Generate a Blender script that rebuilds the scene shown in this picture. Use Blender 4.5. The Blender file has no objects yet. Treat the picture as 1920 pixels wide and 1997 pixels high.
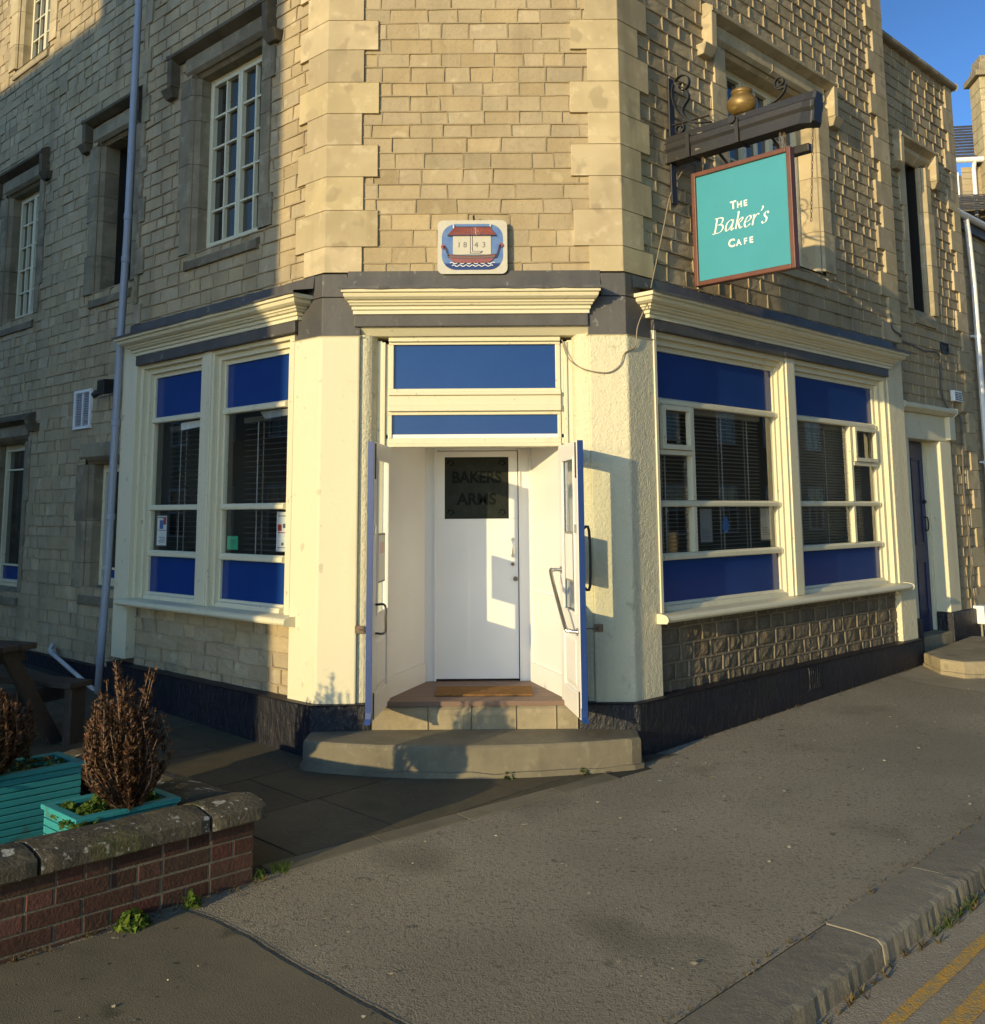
import bpy, bmesh, math, random
from mathutils import Vector, Matrix, noise
rnd = random.Random(7)
SC = bpy.context.scene
COL = SC.collection
R_ = math.radians

# ------------------------------------------------------------------ frames
class Frame:
    """local axes of a facade: u along it, v out of it, z up"""
    def __init__(self, o, u, n):
        self.o = Vector((o[0], o[1], 0)); self.u = Vector((u[0], u[1], 0)); self.n = Vector((n[0], n[1], 0))
    def __call__(self, u, v, z):
        p = self.o + self.u * u + self.n * v
        return Vector((p.x, p.y, z))
AL, AR = R_(46.2945), R_(45.5155)
UL, NL = (-math.sin(AL), math.cos(AL)), (-math.cos(AL), -math.sin(AL))
UR, NR = (math.sin(AR), math.cos(AR)), (math.cos(AR), -math.sin(AR))
CL, CR = (-1.163, 7.0), (0.962, 7.0)
FF = Frame((0, 7.0), (1, 0), (0, -1))
FL = Frame(CL, UL, NL)
FR = Frame(CR, UR, NR)
WORLD = Frame((0, 0), (1, 0), (0, 1))
def gz(x, y): return -0.2254 - 0.00204 * x + 0.0359 * y

# ------------------------------------------------------------------ mesh builder
class MB:
    def __init__(self): self.v = []; self.f = []; self.c = []; self.m = []
    def face(self, pts, c=None, m=0):
        b = len(self.v); self.v += [tuple(p) for p in pts]
        self.f.append(tuple(range(b, b + len(pts)))); self.c.append(c); self.m.append(m)
    def mesh(self, verts, faces, c=None, m=0):
        b = len(self.v); self.v += [tuple(p) for p in verts]
        for f in faces: self.f.append(tuple(i + b for i in f)); self.c.append(c); self.m.append(m)
    def hexa(self, p, c=None, m=0):
        self.mesh(p, [(0,1,2,3),(7,6,5,4),(0,4,5,1),(1,5,6,2),(2,6,7,3),(3,7,4,0)], c, m)
    def box(self, fr, u0, u1, v0, v1, z0, z1, c=None, m=0):
        self.hexa([fr(u0,v0,z0),fr(u1,v0,z0),fr(u1,v1,z0),fr(u0,v1,z0),fr(u0,v0,z1),fr(u1,v0,z1),fr(u1,v1,z1),fr(u0,v1,z1)], c, m)
    def prism(self, pts, z0, z1, c=None, m=0, z0f=None):
        """vertical prism over plan points (x, y)"""
        n = len(pts)
        lo = [(p[0], p[1], z0 if z0f is None else z0f(p[0], p[1])) for p in pts]
        hi = [(p[0], p[1], z1) for p in pts]
        self.mesh(lo + hi, [tuple(range(n)), tuple(range(2*n-1, n-1, -1))] + [(i, (i+1) % n, n+(i+1) % n, n+i) for i in range(n)], c, m)
    def extr(self, fr, prof, u0, u1, c=None, m=0):
        """profile [(v,z)...] closed, drawn along u"""
        n = len(prof)
        self.mesh([fr(u0, v, z) for v, z in prof] + [fr(u1, v, z) for v, z in prof],
                  [tuple(range(n)), tuple(range(2*n-1, n-1, -1))] + [(i, (i+1) % n, n+(i+1) % n, n+i) for i in range(n)], c, m)
    def slab_uz(self, fr, poly, v0, v1, c=None, m=0):
        """outline [(u,z)...] with thickness v0..v1"""
        n = len(poly)
        self.mesh([fr(u, v0, z) for u, z in poly] + [fr(u, v1, z) for u, z in poly],
                  [tuple(range(n)), tuple(range(2*n-1, n-1, -1))] + [(i, (i+1) % n, n+(i+1) % n, n+i) for i in range(n)], c, m)
    def returned(self, fr, prof, u0, u1, k=1.0, vb=0.0, c=None, m=0):
        """cornice whose profile [(v,z)...] returns to the wall at both ends"""
        rows = [[fr(u0-(v-prof[0][0])*k, vb, z), fr(u0-(v-prof[0][0])*k, v, z), fr(u1+(v-prof[0][0])*k, v, z), fr(u1+(v-prof[0][0])*k, vb, z)] for v, z in prof]
        vs = [p for r in rows for p in r]; fs = []
        for i in range(len(rows)-1):
            for j in range(3): fs.append((i*4+j, i*4+j+1, i*4+4+j+1, i*4+4+j))
        fs += [(0,1,2,3), tuple((len(rows)-1)*4+j for j in (3,2,1,0))]
        self.mesh(vs, fs, c, m)
    def ring(self, fr, u0, u1, z0, z1, w, v0, v1, sides='lrtb', c=None, m=0):
        """frame outside the rectangle u0..u1, z0..z1, bars w wide"""
        t = z1 + (w if 't' in sides else 0); b = z0 - (w if 'b' in sides else 0)
        if 'l' in sides: self.box(fr, u0-w, u0, v0, v1, b, t, c, m)
        if 'r' in sides: self.box(fr, u1, u1+w, v0, v1, b, t, c, m)
        if 't' in sides: self.box(fr, u0, u1, v0, v1, z1, t, c, m)
        if 'b' in sides: self.box(fr, u0, u1, v0, v1, b, z0, c, m)
    def tube(self, pts, r, n=8, c=None, m=0, cap=True):
        pts = [Vector(p) for p in pts]; rs = r if isinstance(r, (list, tuple)) else [r]*len(pts)
        vs = []; nrm = None
        for i, p in enumerate(pts):
            t = (pts[min(i+1, len(pts)-1)] - pts[max(i-1, 0)]).normalized()
            if nrm is None:
                nrm = t.orthogonal().normalized()
            else:
                nrm = (nrm - t * nrm.dot(t)); nrm = nrm.normalized() if nrm.length > 1e-6 else t.orthogonal().normalized()
            b = t.cross(nrm)
            for k in range(n):
                a = 2*math.pi*k/n; vs.append(p + (nrm*math.cos(a) + b*math.sin(a))*rs[i])
        fs = [(i*n+k, i*n+(k+1) % n, (i+1)*n+(k+1) % n, (i+1)*n+k) for i in range(len(pts)-1) for k in range(n)]
        if cap: fs += [tuple(range(n-1, -1, -1)), tuple((len(pts)-1)*n+k for k in range(n))]
        self.mesh(vs, fs, c, m)
    def strip(self, pts, side, w, t, c=None, m=0):
        """flat bar following pts: width w along side, thickness t"""
        pts = [Vector(p) for p in pts]; side = Vector(side).normalized(); vs = []
        for i, p in enumerate(pts):
            d = (pts[min(i+1, len(pts)-1)] - pts[max(i-1, 0)]).normalized(); nn = side.cross(d).normalized()
            vs += [p-side*w/2-nn*t/2, p+side*w/2-nn*t/2, p+side*w/2+nn*t/2, p-side*w/2+nn*t/2]
        fs = [(i*4+k, i*4+(k+1) % 4, i*4+4+(k+1) % 4, i*4+4+k) for i in range(len(pts)-1) for k in range(4)]
        fs += [(3,2,1,0), tuple((len(pts)-1)*4+k for k in range(4))]
        self.mesh(vs, fs, c, m)
    def lathe(self, o, prof, n=24, c=None, m=0):
        o = Vector(o); vs = [o + Vector((r*math.cos(2*math.pi*k/n), r*math.sin(2*math.pi*k/n), z)) for r, z in prof for k in range(n)]
        fs = [(i*n+k, i*n+(k+1) % n, (i+1)*n+(k+1) % n, (i+1)*n+k) for i in range(len(prof)-1) for k in range(n)]
        self.mesh(vs, fs + [tuple(range(n-1,-1,-1)), tuple((len(prof)-1)*n+k for k in range(n))], c, m)
    def build(self, name, mats, parent=None, bevel=0, smooth=False, seg=2, weld=False):
        off = parent.matrix_world_loc if False else (Vector(WLOC[parent.name]) if parent else Vector((0,0,0)))
        me = bpy.data.meshes.new(name)
        me.from_pydata([(x-off.x, y-off.y, z-off.z) for x, y, z in self.v], [], self.f)
        mats = mats if isinstance(mats, (list, tuple)) else [mats]
        for q in mats: me.materials.append(q)
        me.polygons.foreach_set('material_index', self.m)
        if any(c is not None for c in self.c) or any(q.get('tinted') for q in mats):
            at = me.color_attributes.new('Col', 'FLOAT_COLOR', 'CORNER'); d = []
            for p, c in zip(me.polygons, self.c):
                c = c if c is not None else (1,1,1)
                if isinstance(c, (int, float)): c = (c,c,c)
                d += [c[0], c[1], c[2], 1.0]*p.loop_total
            at.data.foreach_set('color', d)
        if smooth: me.polygons.foreach_set('use_smooth', [True]*len(me.polygons))
        if weld or smooth:
            bm = bmesh.new(); bm.from_mesh(me); bmesh.ops.remove_doubles(bm, verts=bm.verts, dist=1e-5)
            bmesh.ops.recalc_face_normals(bm, faces=bm.faces); bm.to_mesh(me); bm.free()
        me.update()
        o = bpy.data.objects.new(name, me); COL.objects.link(o); WLOC[o.name] = tuple(off)
        if parent: o.parent = parent
        if bevel:
            b = o.modifiers.new('bevel', 'BEVEL'); b.width = bevel; b.segments = seg; b.limit_method = 'ANGLE'; b.angle_limit = R_(40); b.harden_normals = False
        return o
WLOC = {}
def thing(name, label, cat, loc, group=None):
    o = bpy.data.objects.new(name, None); COL.objects.link(o); o.location = loc; o.empty_display_size = .1
    WLOC[o.name] = tuple(loc); o['label'] = label; o['category'] = cat
    if group: o['group'] = group
    return o
def tag(o, label, cat, group=None, kind=None):
    o['label'] = label; o['category'] = cat
    if group: o['group'] = group
    if kind: o['kind'] = kind
    return o
def struct(o, label=None):
    o['kind'] = 'structure'
    if label: o['label'] = label
    return o
def text_mb(mb, fr, s, size, u, z, v0, v1, thick=0.0, c=None, m=0, align='CENTER', squeeze=1.0):
    """lettering as solid letters standing v0..v1 proud of a facade"""
    cu = bpy.data.curves.new('t', 'FONT'); cu.body = s; cu.size = size; cu.align_x = align; cu.offset = thick; cu.resolution_u = 4
    o = bpy.data.objects.new('t', cu); COL.objects.link(o)
    bpy.context.view_layer.update()
    me = bpy.data.meshes.new_from_object(o.evaluated_get(bpy.context.evaluated_depsgraph_get()))
    vs = [fr(u + q.co.x*squeeze, v1, z + q.co.y) for q in me.vertices]
    fs = [tuple(p.vertices) for p in me.polygons]
    mb.mesh(vs, fs, c, m)
    bpy.data.objects.remove(o); bpy.data.curves.remove(cu); bpy.data.meshes.remove(me)
def catmull(p, n=6):
    p = [Vector(q) for q in p]; q = [p[0]*2-p[1]] + p + [p[-1]*2-p[-2]]; out = []
    for i in range(1, len(q)-2):
        for k in range(n):
            t = k/n; a, b, c, d = q[i-1], q[i], q[i+1], q[i+2]
            out.append(0.5*((2*b)+(c-a)*t+(2*a-5*b+4*c-d)*t*t+(3*b-a-3*c+d)*t**3))
    return out + [p[-1]]

# ------------------------------------------------------------------ materials
def nodes(name):
    m = bpy.data.materials.new(name); m.use_nodes = True; nt = m.node_tree
    b = nt.nodes['Principled BSDF']; return m, nt, b
def N(nt, t, **k):
    n = nt.nodes.new(t)
    for a, v in k.items():
        if a in n.inputs: n.inputs[a].default_value = v
        else: setattr(n, a, v)
    return n
def rgb(c): return (c[0], c[1], c[2], 1)
def coord(nt):
    t = N(nt, 'ShaderNodeTexCoord'); return t.outputs['Object']
def noise_fac(nt, co, scale, detail=5, rough=.6, lo=.35, hi=.65, stretch=None):
    if stretch:
        mp = N(nt, 'ShaderNodeMapping'); mp.inputs['Scale'].default_value = stretch; nt.links.new(co, mp.inputs['Vector']); co = mp.outputs[0]
    n = N(nt, 'ShaderNodeTexNoise', Scale=scale, Detail=detail, Roughness=rough); nt.links.new(co, n.inputs['Vector'])
    r = N(nt, 'ShaderNodeMapRange'); r.inputs['From Min'].default_value = lo; r.inputs['From Max'].default_value = hi
    nt.links.new(n.outputs['Fac'], r.inputs['Value']); return r.outputs[0]
def mixc(nt, fac, a, b, mode='MIX'):
    n = N(nt, 'ShaderNodeMix', data_type='RGBA', blend_type=mode)
    for s, i in ((fac, 0), (a, 6), (b, 7)):
        if isinstance(s, (int, float)): n.inputs[i].default_value = s
        elif isinstance(s, tuple): n.inputs[i].default_value = rgb(s)
        else: nt.links.new(s, n.inputs[i])
    return n.outputs[2]
def mul(nt, a, k):
    n = N(nt, 'ShaderNodeMath', operation='MULTIPLY'); nt.links.new(a, n.inputs[0])
    if isinstance(k, (int, float)): n.inputs[1].default_value = k
    else: nt.links.new(k, n.inputs[1])
    return n.outputs[0]
def mat(name, base, rough=.7, c2=None, var=2.0, amt=.6, c3=None, var3=14, amt3=.4, lo3=.5, hi3=.6, attr=False, bumps=(), spec=.5, metal=0, coat=0, stretch=None, spots=(), streak=()):
    """painted / mineral surface: base colour, two scales of wear, spots, layered bump"""
    m, nt, b = nodes(name); co = coord(nt); c = base
    if c2: c = mixc(nt, mul(nt, noise_fac(nt, co, var, stretch=stretch), amt), base, c2)
    if c3: c = mixc(nt, mul(nt, noise_fac(nt, co, var3, lo=lo3, hi=hi3, stretch=stretch), amt3), c, c3)
    for (sc, lo, hi, col, am) in spots:
        c = mixc(nt, mul(nt, noise_fac(nt, co, sc, detail=2, rough=.45, lo=lo, hi=hi), am), c, col)
    for (sc, lo, hi, col, am) in streak:
        c = mixc(nt, mul(nt, noise_fac(nt, co, sc, detail=4, rough=.55, lo=lo, hi=hi, stretch=(1, 1, .10)), am), c, col)
    if attr:
        m['tinted'] = 1; a = N(nt, 'ShaderNodeVertexColor', layer_name='Col'); c = mixc(nt, 1.0, c, a.outputs[0], 'MULTIPLY')
    if isinstance(c, tuple): b.inputs['Base Color'].default_value = rgb(c)
    else: nt.links.new(c, b.inputs['Base Color'])
    b.inputs['Roughness'].default_value = rough; b.inputs['Metallic'].default_value = metal
    b.inputs['Specular IOR Level'].default_value = spec; b.inputs['Coat Weight'].default_value = coat
    if coat: b.inputs['Coat Roughness'].default_value = .08
    prev = None
    for bp in bumps:
        sc, st, di = bp[:3]
        n = N(nt, 'ShaderNodeTexNoise', Scale=sc, Detail=bp[3] if len(bp) > 3 else 4, Roughness=.6)
        vec = co
        if len(bp) > 4:
            mp = N(nt, 'ShaderNodeMapping'); mp.inputs['Scale'].default_value = bp[4]; nt.links.new(co, mp.inputs['Vector']); vec = mp.outputs[0]
        nt.links.new(vec, n.inputs['Vector'])
        bu = N(nt, 'ShaderNodeBump', Strength=st, Distance=di); nt.links.new(n.outputs['Fac'], bu.inputs['Height'])
        if prev: nt.links.new(prev, bu.inputs['Normal'])
        prev = bu.outputs[0]
    if prev: nt.links.new(prev, b.inputs['Normal'])
    return m
def glass(name, tint=(.9,.93,.92), gloss=.09, rough=.01):
    """thin window glass: lets light straight through, mirrors more at a slant"""
    m = bpy.data.materials.new(name); m.use_nodes = True; nt = m.node_tree; nt.nodes.clear()
    out = N(nt, 'ShaderNodeOutputMaterial'); tr = N(nt, 'ShaderNodeBsdfTransparent'); tr.inputs[0].default_value = rgb(tint)
    gl = N(nt, 'ShaderNodeBsdfGlossy'); gl.inputs['Roughness'].default_value = rough; gl.inputs['Color'].default_value = (.95,.97,1,1)
    lw = N(nt, 'ShaderNodeLayerWeight', Blend=.5)
    pw = N(nt, 'ShaderNodeMath', operation='POWER'); nt.links.new(lw.outputs['Facing'], pw.inputs[0]); pw.inputs[1].default_value = 4
    ad = N(nt, 'ShaderNodeMath', operation='MULTIPLY_ADD'); nt.links.new(pw.outputs[0], ad.inputs[0]); ad.inputs[1].default_value = .75; ad.inputs[2].default_value = gloss
    mx = N(nt, 'ShaderNodeMixShader'); nt.links.new(ad.outputs[0], mx.inputs[0]); nt.links.new(tr.outputs[0], mx.inputs[1]); nt.links.new(gl.outputs[0], mx.inputs[2])
    nt.links.new(mx.outputs[0], out.inputs[0]); return m
SUN_AZ, SUN_EL, SUN, SKY, EXPO, ROLL = 38.2, 9.4, 2.75, .15, .83, -.0064014
SKY_FAR, SKY_MID, SKY_NEAR, SUN_COL = (.52,.72,1.02), (.12,.13,.14), (1.88,1.93,2.0), (1.0,.78,.40)
TALL0, TALL1, LOWRIDGE = -.47, 2.45, 9.3
STONE = mat('sandstone_blocks', (.42,.34,.215), .9, (.33,.265,.165), 3.0, .7, (.25,.20,.13), 30, .35, .55, .68, attr=True,
            bumps=((70,.6,.006,5),(16,.4,.012,4)), spec=.2, streak=((2.6,.54,.70,(.19,.155,.10),.55),), spots=((7,.64,.72,(.52,.44,.29),.5),))
ROCK = mat('rockfaced_stone', (.165,.135,.095), .92, (.10,.085,.062), 5, .7, (.24,.20,.145), 26, .3, .58, .7, attr=True,
           bumps=((60,.7,.008,5),(18,.6,.02,4,(1,1,.5))), spec=.2)
DRESSED = mat('dressed_limestone', (.50,.415,.265), .88, (.37,.30,.185), 2.2, .75, (.62,.54,.38), 9, .35, .56, .64, attr=True,
              bumps=((55,.25,.004,5),(9,.2,.01,3)), spec=.22, spots=((5.5,.60,.66,(.22,.18,.12),.4),(2.1,.56,.60,(.36,.30,.19),.5)), streak=((3.2,.56,.72,(.22,.18,.115),.5),))
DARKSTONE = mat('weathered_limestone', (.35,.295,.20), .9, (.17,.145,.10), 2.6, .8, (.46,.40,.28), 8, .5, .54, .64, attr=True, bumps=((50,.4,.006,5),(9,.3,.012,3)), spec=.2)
STAINSHADE = mat('stained_shaded_limestone', (.21,.175,.12), .9, (.09,.078,.055), 3, .8, (.26,.22,.15), 9, .5, .56, .66, attr=True, bumps=((50,.4,.006,5),(9,.3,.012,3)), spec=.2)  # black staining, plus shade painted into the hoods of the shaded faces
CREAM = mat('cream_gloss_paint', (.65,.60,.435), .42, (.66,.63,.43), 3, .45, (.50,.44,.30), 24, .3, .62, .72, bumps=((18,.12,.004,3),), spec=.4, streak=((5,.58,.74,(.42,.38,.27),.35),), spots=((30,.70,.73,(.20,.17,.12),.5),))
RENDER = mat('cream_painted_render', (.65,.60,.435), .72, (.66,.62,.42), 2.2, .5, (.42,.37,.26), 11, .35, .62, .74,
             bumps=((75,.75,.012,3),(24,.5,.016,2)), spec=.3, streak=((4,.56,.74,(.45,.40,.28),.4),), spots=((9,.69,.74,(.36,.32,.23),.5),))
SMOOTHR = mat('cream_smooth_render', (.65,.60,.435), .62, (.67,.63,.43), 2.2, .5, (.45,.40,.28), 14, .3, .64, .74,
             bumps=((40,.2,.004,3),(5,.2,.01,2),(90,.35,.004,2)), spec=.3, streak=((4,.56,.74,(.47,.42,.30),.4),), spots=((11,.69,.73,(.38,.34,.25),.5),))
WHITE = mat('white_door_paint', (.77,.755,.735), .38, (.70,.685,.66), 2, .5, (.45,.43,.38), 30, .25, .68, .76, bumps=((12,.06,.003,3),), spec=.4)
WGLOSS = mat('white_plastic', (.80,.80,.79), .35, (.70,.70,.68), 5, .4, spec=.45)
BLUEP = mat('blue_painted_glass', (.009,.038,.18), .12, (.012,.046,.20), 2.5, .8, (.05,.10,.24), 40, .1, .62, .74, bumps=((2.5,.05,.004,2),), spec=.35, coat=.08)
BLUED = mat('blue_door_paint', (.010,.038,.165), .4, (.016,.05,.20), 8, .6, (.5,.5,.5), 45, .5, .68, .72, bumps=((25,.2,.003,3),))
LEAD = mat('weathered_lead', (.095,.090,.086), .55, (.055,.054,.055), 3.5, .8, (.22,.21,.20), 26, .22, .62, .70, bumps=((5,.35,.015,3),(40,.15,.003)), spec=.4, stretch=(1,1,.45),
           spots=((16,.68,.73,(.36,.35,.33),.35),))
PLINTH = mat('navy_masonry_paint', (.009,.010,.019), .5, (.017,.017,.021), 3, .8, (.048,.043,.036), 16, .4, .58, .7, bumps=((22,.8,.03,4,(1,1,.45)),(80,.35,.006)), spec=.4)
BLACKP = mat('black_flaking_paint', (.018,.018,.02), .45, (.03,.028,.026), 6, .7, (.34,.30,.23), 9, .6, .672, .695, bumps=((26,.35,.005,4),(5,.2,.01)), spec=.5, stretch=(.6,.6,1.6))
IRON = mat('black_iron', (.016,.016,.018), .5, (.035,.03,.026), 14, .6, spec=.5, bumps=((40,.2,.002),))
CHAINM = mat('rusty_steel', (.20,.15,.10), .55, (.10,.06,.04), 40, .7, metal=.6)
STEEL = mat('brushed_steel', (.55,.54,.52), .28, (.40,.39,.37), 18, .6, metal=1)
GOLD = mat('gold_painted_metal', (.25,.165,.05), .45, (.16,.10,.034), 7, .8, (.52,.38,.14), 20, .4, .58, .68, metal=.35, bumps=((20,.12,.004),), stretch=(1,1,3))
BROWNF = mat('brown_sign_frame', (.145,.052,.030), .5, (.10,.036,.022), 8, .7, (.05,.025,.018), 30, .5, .6, .7, bumps=((60,.2,.002),))
TEALS = mat('teal_sign_paint', (.048,.285,.345), .5, (.042,.25,.305), 3, .6, (.035,.18,.21), 42, .5, .64, .72, spec=.4, stretch=(1,1,.7))
WLETTER = mat('white_lettering', (.82,.80,.72), .5)
GLASS = glass('window_glass')
DOORGLASS = glass('door_glass', (.86,.90,.86), .06)
def dark_glass(name, base):
    m, nt, b = nodes(name); b.inputs['Base Color'].default_value = rgb(base); b.inputs['Roughness'].default_value = .03
    b.inputs['Specular IOR Level'].default_value = .6; b.inputs['IOR'].default_value = 2.1; co = coord(nt)
    n = N(nt, 'ShaderNodeTexNoise', Scale=1.7, Detail=1); nt.links.new(co, n.inputs['Vector'])
    bu = N(nt, 'ShaderNodeBump', Strength=.06, Distance=.02); nt.links.new(n.outputs[0], bu.inputs['Height']); nt.links.new(bu.outputs[0], b.inputs['Normal']); return m
UPGLASS = dark_glass('upstairs_window_glass', (.010,.011,.013))
DARKIN = mat('dark_recess', (.012,.010,.008), .9)
ETCHED = mat('blackened_door_glass', (.013,.015,.010), .42, (.022,.025,.018), 12, .7, (.03,.033,.024), 40, .4, .55, .65, spec=.12)
ETCHL = mat('etched_black_letters', (.004,.005,.004), .5, spec=.1)
ROOMM = mat('dim_room_wall', (.16,.13,.10), .9, (.11,.09,.07), 2, .6)
SLAT = mat('dark_wood_slats', (.13,.12,.105), .35, (.07,.06,.05), 6, .6)
SLATP = mat('grey_metal_slats', (.30,.28,.24), .35, (.22,.2,.17), 8, .5)
CORD = mat('blind_tape', (.30,.28,.25), .8)
FLOORW = mat('lobby_floorboards', (.20,.125,.085), .6, (.13,.08,.055), 5, .7, stretch=(.3,6,1), bumps=((30,.2,.003),))
MATM = mat('coir_doormat', (.25,.135,.05), .95, (.18,.095,.035), 30, .7, bumps=((160,.9,.008),), spec=.1)
NAVYD = mat('navy_door_paint', (.006,.016,.075), .4, (.009,.022,.095), 8, .6, bumps=((25,.2,.003,3),))
STEPM = mat('worn_sandstone_step', (.33,.275,.175), .85, (.21,.175,.115), 3, .8, (.40,.34,.22), 9, .5, .56, .66, bumps=((60,.45,.006,5),(10,.3,.012)), spec=.2, spots=((4,.6,.68,(.12,.105,.075),.6),))
CONC = mat('grey_cement_step', (.205,.18,.125), .9, (.13,.115,.085), 3, .75, (.27,.24,.17), 16, .4, .56, .66, bumps=((80,.4,.004,5),(12,.25,.01)), spec=.2)
PIPEB = mat('grey_blue_pipe', (.31,.34,.40), .45, (.25,.28,.34), 4, .6, (.10,.12,.16), 26, .4, .64, .72, bumps=((20,.08,.002),), stretch=(1,1,.3))
SLATE = mat('roof_slates', (.09,.085,.085), .7, (.05,.05,.052), 6, .7, bumps=((30,.3,.01),))
PAPER = mat('white_paper', (.78,.78,.76), .6)
INKS = mat('printed_grey_text', (.12,.12,.13), .6); INKR = mat('printed_red', (.45,.05,.03), .6); INKB = mat('printed_blue', (.05,.16,.42), .6)
GREENC = mat('green_card', (.05,.42,.20), .5); BLKF = mat('black_frame', (.015,.015,.018), .4)
OPPOSITE = mat('opposite_house_stone', (.36,.30,.20), .9, (.26,.21,.14), 3, .7, attr=True)
def stone_wall(mb, fr, u0, u1, z0, z1, v, holes=(), seed=1, ch=(.098,.130), bl=(.13,.30), rib=.010, ribh=.008, rough=.003, rock=0, cells=2, joint=.86, hue=.06):
    """coursed rubble: every block its own patch of relief, raised ribbon pointing between them"""
    rg = random.Random(seed); z = z0
    while z < z1 - .01:
        h = rg.uniform(*ch)
        if z + h > z1 - .05: h = z1 - z
        iv = [(u0, u1)]
        for (a, b, c, d) in holes:
            a -= .085; b += .085; d += .10
            if min(z+h, d) - max(z, c) > .3*h:
                nv = []
                for (s, e) in iv:
                    if b <= s or a >= e: nv.append((s, e)); continue
                    if a > s: nv.append((s, a))
                    if b < e: nv.append((b, e))
                iv = nv
        for (s, e) in iv:
            x = s
            while x < e - .005:
                w = rg.uniform(*bl)*(1.15 if h > .11 else 1)
                if x + w > e - bl[0]*.6: w = e - x
                k = rg.gauss(1, .05); k = max(.82, min(1.16, k)); hu = rg.uniform(-hue, hue)
                if rg.random() < .05: k *= rg.choice((1.15, .85))
                col = (k*(1+hu*.4), k, k*(1-hu))
                nu, nz = (cells, cells) if not rock else (7, 5)
                base = rg.uniform(-rough, rough); tu, tz = rg.uniform(-rough, rough)*1.3, rg.uniform(-rough, rough)*1.3
                vs = []
                for j in range(nz+1):
                    for i in range(nu+1):
                        a, b2 = i/nu, j/nz; q = v - ribh + base + tu*(a-.5)*2 + tz*(b2-.5)*2
                        if rock:
                            edge = min(a, 1-a, b2, 1-b2)*4; edge = min(1, edge)
                            p = fr(x+w*a, 0, z+h*b2)
                            q = v - .012 + rock*edge*(.6 + .7*noise.noise(p*Vector((13,13,9))+Vector((x*7,0,0))) + .35*noise.noise(p*42))
                        else: q += rg.uniform(-rough, rough)*.5
                        vs.append(fr(x+w*a, q, z+h*b2))
                fs = [(j*(nu+1)+i, j*(nu+1)+i+1, (j+1)*(nu+1)+i+1, (j+1)*(nu+1)+i) for j in range(nz) for i in range(nu)]
                mb.mesh(vs, fs, col)
                # pointing: upright joint, then the bed joint above this block
                jc = joint*rg.uniform(.9, 1.1); jl = rg.uniform(-.003, .003); r = rib*rg.uniform(.75, 1.2)
                if x + w < e - .005:
                    prof = [(-r/2-.004, v-ribh-.012), (-r/2, v), (r/2, v), (r/2+.004, v-ribh-.012)]
                    lo = [fr(x+w+a-jl, q, z+rib*.5) for a, q in prof]; hi = [fr(x+w+a+jl, q, z+h-rib*.5) for a, q in prof]
                    mb.mesh(lo+hi, [(0,1,5,4),(1,2,6,5),(2,3,7,6)], jc)
                if z + h < z1 - .01:
                    dz = rg.uniform(-.003, .003); r = rib*rg.uniform(.8, 1.15)
                    prof = [(-r/2-.004, v-ribh-.012), (-r/2, v+.0015), (r/2, v+.0015), (r/2+.004, v-ribh-.012)]
                    lo = [fr(x, q, z+h+a-dz*.6) for a, q in prof]; hi = [fr(x+w, q, z+h+a+dz) for a, q in prof]
                    mb.mesh(lo+hi, [(0,1,5,4),(1,2,6,5),(2,3,7,6)], jc)
                x += w
        z += h
def hole_box(mb, fr, h, v0, v1, c=None):
    """the four cheeks of an opening"""
    a, b, z0, z1 = h[0]-.03, h[1]+.03, h[2]-.03, h[3]+.03
    mb.face([fr(a,v0,z0),fr(a,v1,z0),fr(a,v1,z1),fr(a,v0,z1)], c); mb.face([fr(b,v0,z0),fr(b,v1,z0),fr(b,v1,z1),fr(b,v0,z1)], c)
    mb.face([fr(a,v0,z0),fr(b,v0,z0),fr(b,v1,z0),fr(a,v1,z0)], c); mb.face([fr(a,v0,z1),fr(b,v0,z1),fr(b,v1,z1),fr(a,v1,z1)], c)
def quoins(fr, u_of, zs, wide, narrow, v0, v1, first_wide, name, parent, material=None, seed=3):
    """dressed corner stones: one strip of long and short stones; u_of(w) gives (u0, u1)"""
    mb = MB(); rg = random.Random(seed)
    for i in range(len(zs)-1):
        w = wide if (i % 2 == 0) == first_wide else narrow
        u0, u1 = u_of(w + rg.uniform(-.008, .008)); k = rg.uniform(.9, 1.1)
        dv = rg.uniform(-.002, .002)
        mb.box(fr, u0, u1, v0, v1+dv, zs[i]+.0015, zs[i+1]-.0015, (k, k*.995, k*rg.uniform(.93, 1.03)))
    return mb.build(name, material or DRESSED, parent, bevel=.005)
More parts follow.
